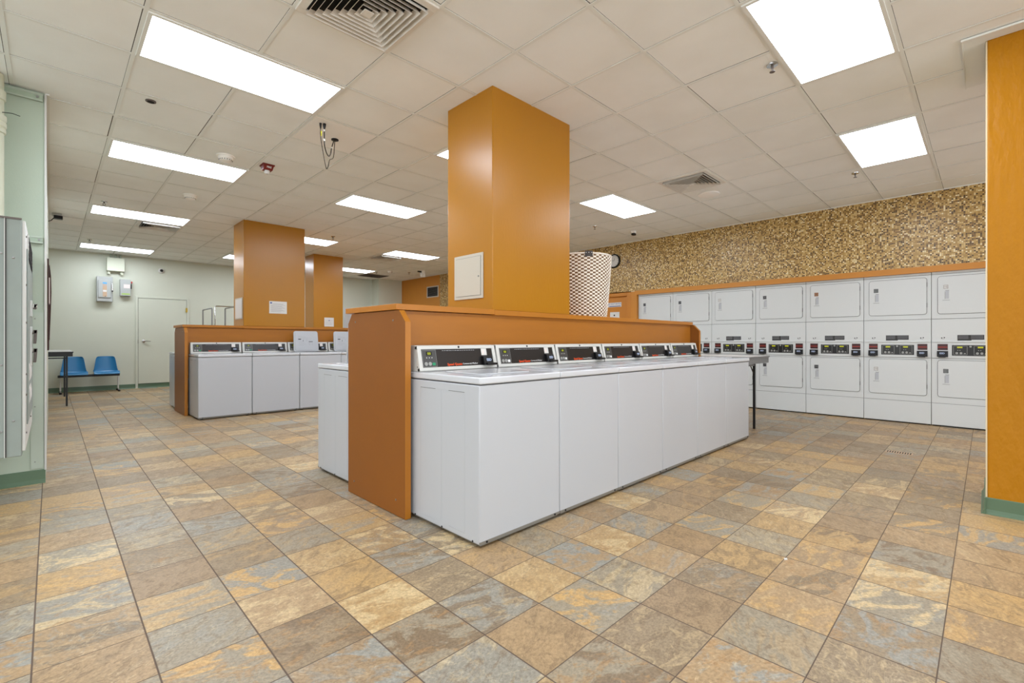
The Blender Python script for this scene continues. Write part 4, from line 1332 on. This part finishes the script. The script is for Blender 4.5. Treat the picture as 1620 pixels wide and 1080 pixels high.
vent(-2, 0, 'large square louvred vent at the top of the picture beside the brightest panel')
vent(5, 0, 'square louvred vent right of the nearest pillar, beside the round white cover')
vent(-2, 12, 'square louvred vent on the left just beyond the third ceiling panel')
vent(5, 12, 'small looking square vent above the far pillars')
g_ = tag(MB().box(gx(7) + 0.02, gx(8) + 0.14, gy(17), gy(18), CEIL - 0.008, CEIL + 0.002, M['beige_frame']).build('return_grille'), 'dark return air grille in the far corner of the ceiling', 'vent')
rg = MB().box(gx(7) + 0.04, gx(8) + 0.12, gy(17) + 0.02, gy(18) - 0.02, CEIL - 0.010, CEIL - 0.007, M['void'])
for k in range(14):
    y = gy(17) + 0.04 + k * 0.04
    rg.box(gx(7) + 0.04, gx(8) + 0.12, y, y + 0.008, CEIL - 0.018, CEIL - 0.009, M['bronze'])
rg.build('grille_slats', g_)


def sprinkler(x, y, label):
    t = thing('sprinkler_head', label, 'sprinkler', (x, y, CEIL), group='sprinkler heads')
    MB().lathe([(0.038, 0.004), (0.036, -0.004), (0.014, -0.007)], (0, 0, 0), M['chrome'], 20).build('escutcheon', t)
    b = MB().lathe([(0.009, -0.004), (0.009, -0.022), (0.006, -0.024)], (0, 0, 0), M['bronze'], 10)
    for s in (-1, 1):
        b.tube([(0.008 * s, 0, -0.02), (0.016 * s, 0, -0.032), (0.004 * s, 0, -0.046)], 0.003, M['bronze'], 6)
    b.build('frame_arms', t)
    MB().lathe([(0.018, -0.046), (0.018, -0.049)], (0, 0, 0), M['bronze'], 16).build('deflector', t)
    return t


sprinkler(3.615, 1.058, 'sprinkler head left of the large top right ceiling panel')
sprinkler(6.64, 1.068, 'sprinkler head beside the panel above the rightmost dryers')
sprinkler(0.53, 8.66, 'sprinkler head just before the third left ceiling panel')
sprinkler(0.53, 12.12, 'sprinkler head just before the farthest left ceiling panel')
sprinkler(6.59, 4.68, 'sprinkler head above the basket, right of the nearest pillar')
sprinkler(3.755, 8.57, 'sprinkler head between the two far pillars')
sprinkler(6.58, 12.15, 'sprinkler head by the small far ceiling panel')
sprinkler(7.30, 11.6, 'sprinkler head nearest the far orange wall')
hl = thing('ceiling_hole', 'small dark recessed hole fitting in a tile at the top left', 'ceiling fitting', (0.577, 4.76, CEIL))
MB().lathe([(0.036, 0.006), (0.036, -0.001), (0.030, -0.002)], (0, 0, 0), M['bronze'], 24).build('ring', hl)
MB().lathe([(0.024, -0.0015), (0.024, -0.0045), (0.010, -0.006)], (0, 0, 0), M['void'], 20).build('cap', hl)


def smoke(x, y, label, r=0.07):
    t = thing('smoke_detector', label, 'smoke detector', (x, y, CEIL), group='ceiling smoke detectors')
    MB().lathe([(r * 1.25, 0.004), (r * 1.25, -0.008), (r * 1.1, -0.010)], (0, 0, 0), M['ceil_white'], 28).build('base_ring', t)
    MB().lathe([(r, -0.006), (r, -0.028), (r * 0.86, -0.036), (r * 0.82, -0.050), (r * 0.5, -0.056)], (0, 0, 0), M['ceil_white'], 28).build('head', t)
    g = MB()
    for k in range(16):
        a = 2 * PI * k / 16
        g.tube([(r * 0.87 * math.cos(a), r * 0.87 * math.sin(a), -0.037), (r * 0.845 * math.cos(a), r * 0.845 * math.sin(a), -0.047)], 0.0035, M['dark_grey'], 6)
    g.build('intake_slots', t)
    return t


smoke(1.310, 5.62, 'round cream smoke detector beside the second left ceiling panel')
smoke(1.327, 7.475, 'round cream smoke detector between the second and third left ceiling panels')
dc = thing('ceiling_speaker', 'flat round white cover in the ceiling beside the right vent', 'ceiling cover', (6.215, 2.585, CEIL))
MB().lathe([(0.135, 0.004), (0.135, -0.008), (0.11, -0.016), (0.03, -0.02)], (0, 0, 0), M['ceil_white'], 36).build('cover', dc)
dc = thing('ceiling_speaker', 'flat round white cover in the ceiling left of the nearest pillar edge, far off', 'ceiling cover', (6.70, 9.23, CEIL))
MB().lathe([(0.135, 0.004), (0.135, -0.008), (0.11, -0.016), (0.03, -0.02)], (0, 0, 0), M['ceil_white'], 36).build('cover', dc)
dv = thing('motion_sensor', 'small white and black sensor on the ceiling by the mosaic wall', 'sensor', (7.39, 4.41, CEIL))
MB().lathe([(0.05, 0.004), (0.05, -0.008)], (0, 0, 0), M['ceil_white'], 24).box(-0.03, 0.03, -0.03, 0.03, -0.03, -0.006, M['ceil_white']).build('base', dv)
MB().box(-0.035, 0.035, -0.03, 0.03, -0.07, -0.03, M['black']).build('lens', dv, 0.006)
dv = thing('spotlight_sensor', 'two small white heads on a ceiling mount near the far orange wall', 'sensor', (7.36, 11.0, CEIL))
MB().box(-0.05, 0.05, -0.04, 0.04, -0.09, 0.004, M['ceil_white']).build('body', dv, 0.006)
for s in (-1, 1):
    MB().lathe([(0.04, -0.09), (0.045, -0.16), (0.03, -0.18)], (0.04 * s, 0, 0), M['ceil_white'], 20).build('head', dv)
MB().tube([(-0.05, 0, -0.04), (-0.16, 0, -0.04)], 0.02, M['black'], 12).build('lens', dv)
sm = smoke(6.78, 11.75, 'pale smoke detector beside the far ceiling panel in the back of the room', 0.06)

# fire alarm strobe
fs_ = thing('fire_alarm_strobe', 'red ceiling fire alarm strobe with clear lens', 'fire alarm', (1.708, 5.60, CEIL), math.radians(0))
MB().box(-0.062, 0.062, -0.062, 0.062, -0.008, 0.004, M['red']).build('mount_plate', fs_, 0.002)
MB().add([(-0.055, -0.055, -0.008), (0.055, -0.055, -0.008), (0.055, 0.055, -0.008), (-0.055, 0.055, -0.008), (-0.045, -0.035, -0.055), (0.045, -0.035, -0.055), (0.045, 0.035, -0.055), (-0.045, 0.035, -0.055)],
         [(0, 1, 2, 3), (4, 7, 6, 5), (0, 4, 5, 1), (1, 5, 6, 2), (2, 6, 7, 3), (3, 7, 4, 0)], M['red']).build('housing', fs_, 0.003)
MB().lathe([(0.026, -0.053), (0.026, -0.075), (0.016, -0.09)], (0, 0, 0), M['glass_clear'], 20).build('lens', fs_)
fl = text('lettering', 'FIRE', 0.026, M['white_txt'], fs_, (0.006, -0.0485, -0.028), PI / 2 + 0.40, 0, 0.0008)

# hanging cables at the open tile
hc = thing('hanging_cables', 'black cables looping down from a pale ceiling tile, with a yellow tag', 'cable')
MB().box(gx(-1) + 0.02, gx(0) - 0.02, gy(3) + 0.02, gy(4) - 0.02, CEIL + 0.002, CEIL + 0.0062, M['ceil_white']).build('replacement_tile', hc)
cA = (1.713, 4.170); cB = (1.742, 4.158); cC = (1.952, 4.415)
for (x, y), r in ((cA, 0.008), (cB, 0.011)):
    MB().lathe([(r * 1.3, 0), (r * 1.3, -0.008), (r, -0.03), (r * 0.5, -0.05)], (x, y, CEIL), M['black'], 12).build('plug', hc)
MB().lathe([(0.034, 0.002), (0.034, -0.006), (0.012, -0.012)], (cC[0], cC[1], CEIL), M['black'], 20).build('grommet', hc)


def loop(a, b_, pts, r):
    P_ = [(a[0] + (b_[0] - a[0]) * q, a[1] + (b_[1] - a[1]) * q, CEIL - 0.01 - d) for q, d in pts]
    out = []
    for k in range(len(P_) - 1):           # Catmull-Rom through the points
        p0, p1, p2, p3 = [Vector(P_[max(0, min(len(P_) - 1, k + o_))]) for o_ in (-1, 0, 1, 2)]
        for q in range(6):
            t = q / 6.0
            out.append(0.5 * ((2 * p1) + (p2 - p0) * t + (2 * p0 - 5 * p1 + 4 * p2 - p3) * t * t + (3 * p1 - p0 - 3 * p2 + p3) * t ** 3))
    out.append(Vector(P_[-1]))
    return MB().tube(out, r, M['black'], 8)


loop(cA, cC, [(0, 0), (0.0, 0.10), (0.12, 0.20), (0.30, 0.31), (0.42, 0.345), (0.52, 0.30), (0.62, 0.235), (0.85, 0.19), (0.93, 0.13), (1, 0.0)], 0.0032).build('thin_cable', hc)
loop(cB, cC, [(0, 0), (0.0, 0.14), (0.03, 0.185), (0.2, 0.225), (0.42, 0.225), (0.58, 0.18), (0.66, 0.12), (0.88, 0.02), (0.92, 0.0)], 0.0046).build('thick_cable', hc)
MB().box(1.712, 1.724, 4.168, 4.171, CEIL - 0.11, CEIL - 0.065, M['yellow']).build('yellow_tag', hc)
wt = MB()
for (x, y, z) in ((1.742, 4.158, 0.135), (1.8815, 4.328, 0.115), (1.742, 4.158, 0.05)):
    wt.tube([(x, y, CEIL - z), (x + 0.001, y, CEIL - z - 0.018)], 0.0062, M['paper'], 8)
wt.build('white_tape', hc)

# open tile with camera arm at the left wall, farther on
em = thing('wall_camera', 'small dark device with a wire under a paler tile by the left wall', 'camera', (0.06, 10.0, CEIL))
MB().box(-0.07, 0.31, gy(13) - 10.0 - 0.59 + T, gy(13) - 10.0 + T, -0.001, 0.004, M['ceil_white']).build('pale_tile', em)
MB().box(-0.05, 0.06, -0.05, 0.05, -0.03, 0.0, M['box_grey']).build('mount', em, 0.004)
MB().box(-0.03, 0.07, -0.06, 0.04, -0.08, -0.03, M['black']).build('body', em, 0.006)
MB().tube([(-0.02, -0.02, -0.06), (-0.06, -0.04, -0.12), (-0.09, -0.02, -0.13)], 0.006, M['black'], 6).build('wire', em)

# wall vent in the far orange wall
vv = thing('wall_vent', 'dark wall vent with cream frame high on the far orange wall', 'vent')
fv = MB()
y0, y1, z0, z1 = 11.38, 11.98, 2.405, 2.74
for (a, b_, c, d_) in ((y0, y1, z0, z0 + 0.03), (y0, y1, z1 - 0.03, z1), (y0, y0 + 0.035, z0 + 0.03, z1 - 0.03), (y1 - 0.035, y1, z0 + 0.03, z1 - 0.03)):
    fv.box(XM - 0.012, XM + 0.001, a, b_, c, d_, M['beige_frame'])
fv.build('frame', vv)
sl = MB().box(XM - 0.002, XM + 0.001, y0 + 0.03, y1 - 0.03, z0 + 0.025, z1 - 0.025, M['void'])
for k in range(9):
    z = z0 + 0.045 + 0.031 * k
    sl.box(XM - 0.010, XM - 0.002, y0 + 0.035, y1 - 0.035, z, z + 0.008, M['bronze'])
sl.build('slats', vv)

# floor drain, scrap of paper
dn = thing('floor_drain', 'small slotted metal drain let into the floor tiles before the dryers', 'drain', (6.0, 0.61, 0.0))
MB().box(-0.045, 0.045, -0.105, 0.105, 0.0, 0.002, M['label_tan']).build('plate', dn)
ds = MB()
for k in range(10):
    y = -0.092 + 0.0195 * k
    ds.box(-0.036, 0.036, y, y + 0.009, 0.002, 0.0026, M['void'])
ds.build('slots', dn)
tag(MB().prism([(2.655, 0.722), (2.672, 0.728), (2.684, 0.718), (2.668, 0.710), (2.660, 0.716)], 0.001, 0.004, 'z', M['paper']).build('paper_scrap'), 'tiny white paper scrap lying on the floor tiles at the right', 'paper scrap')
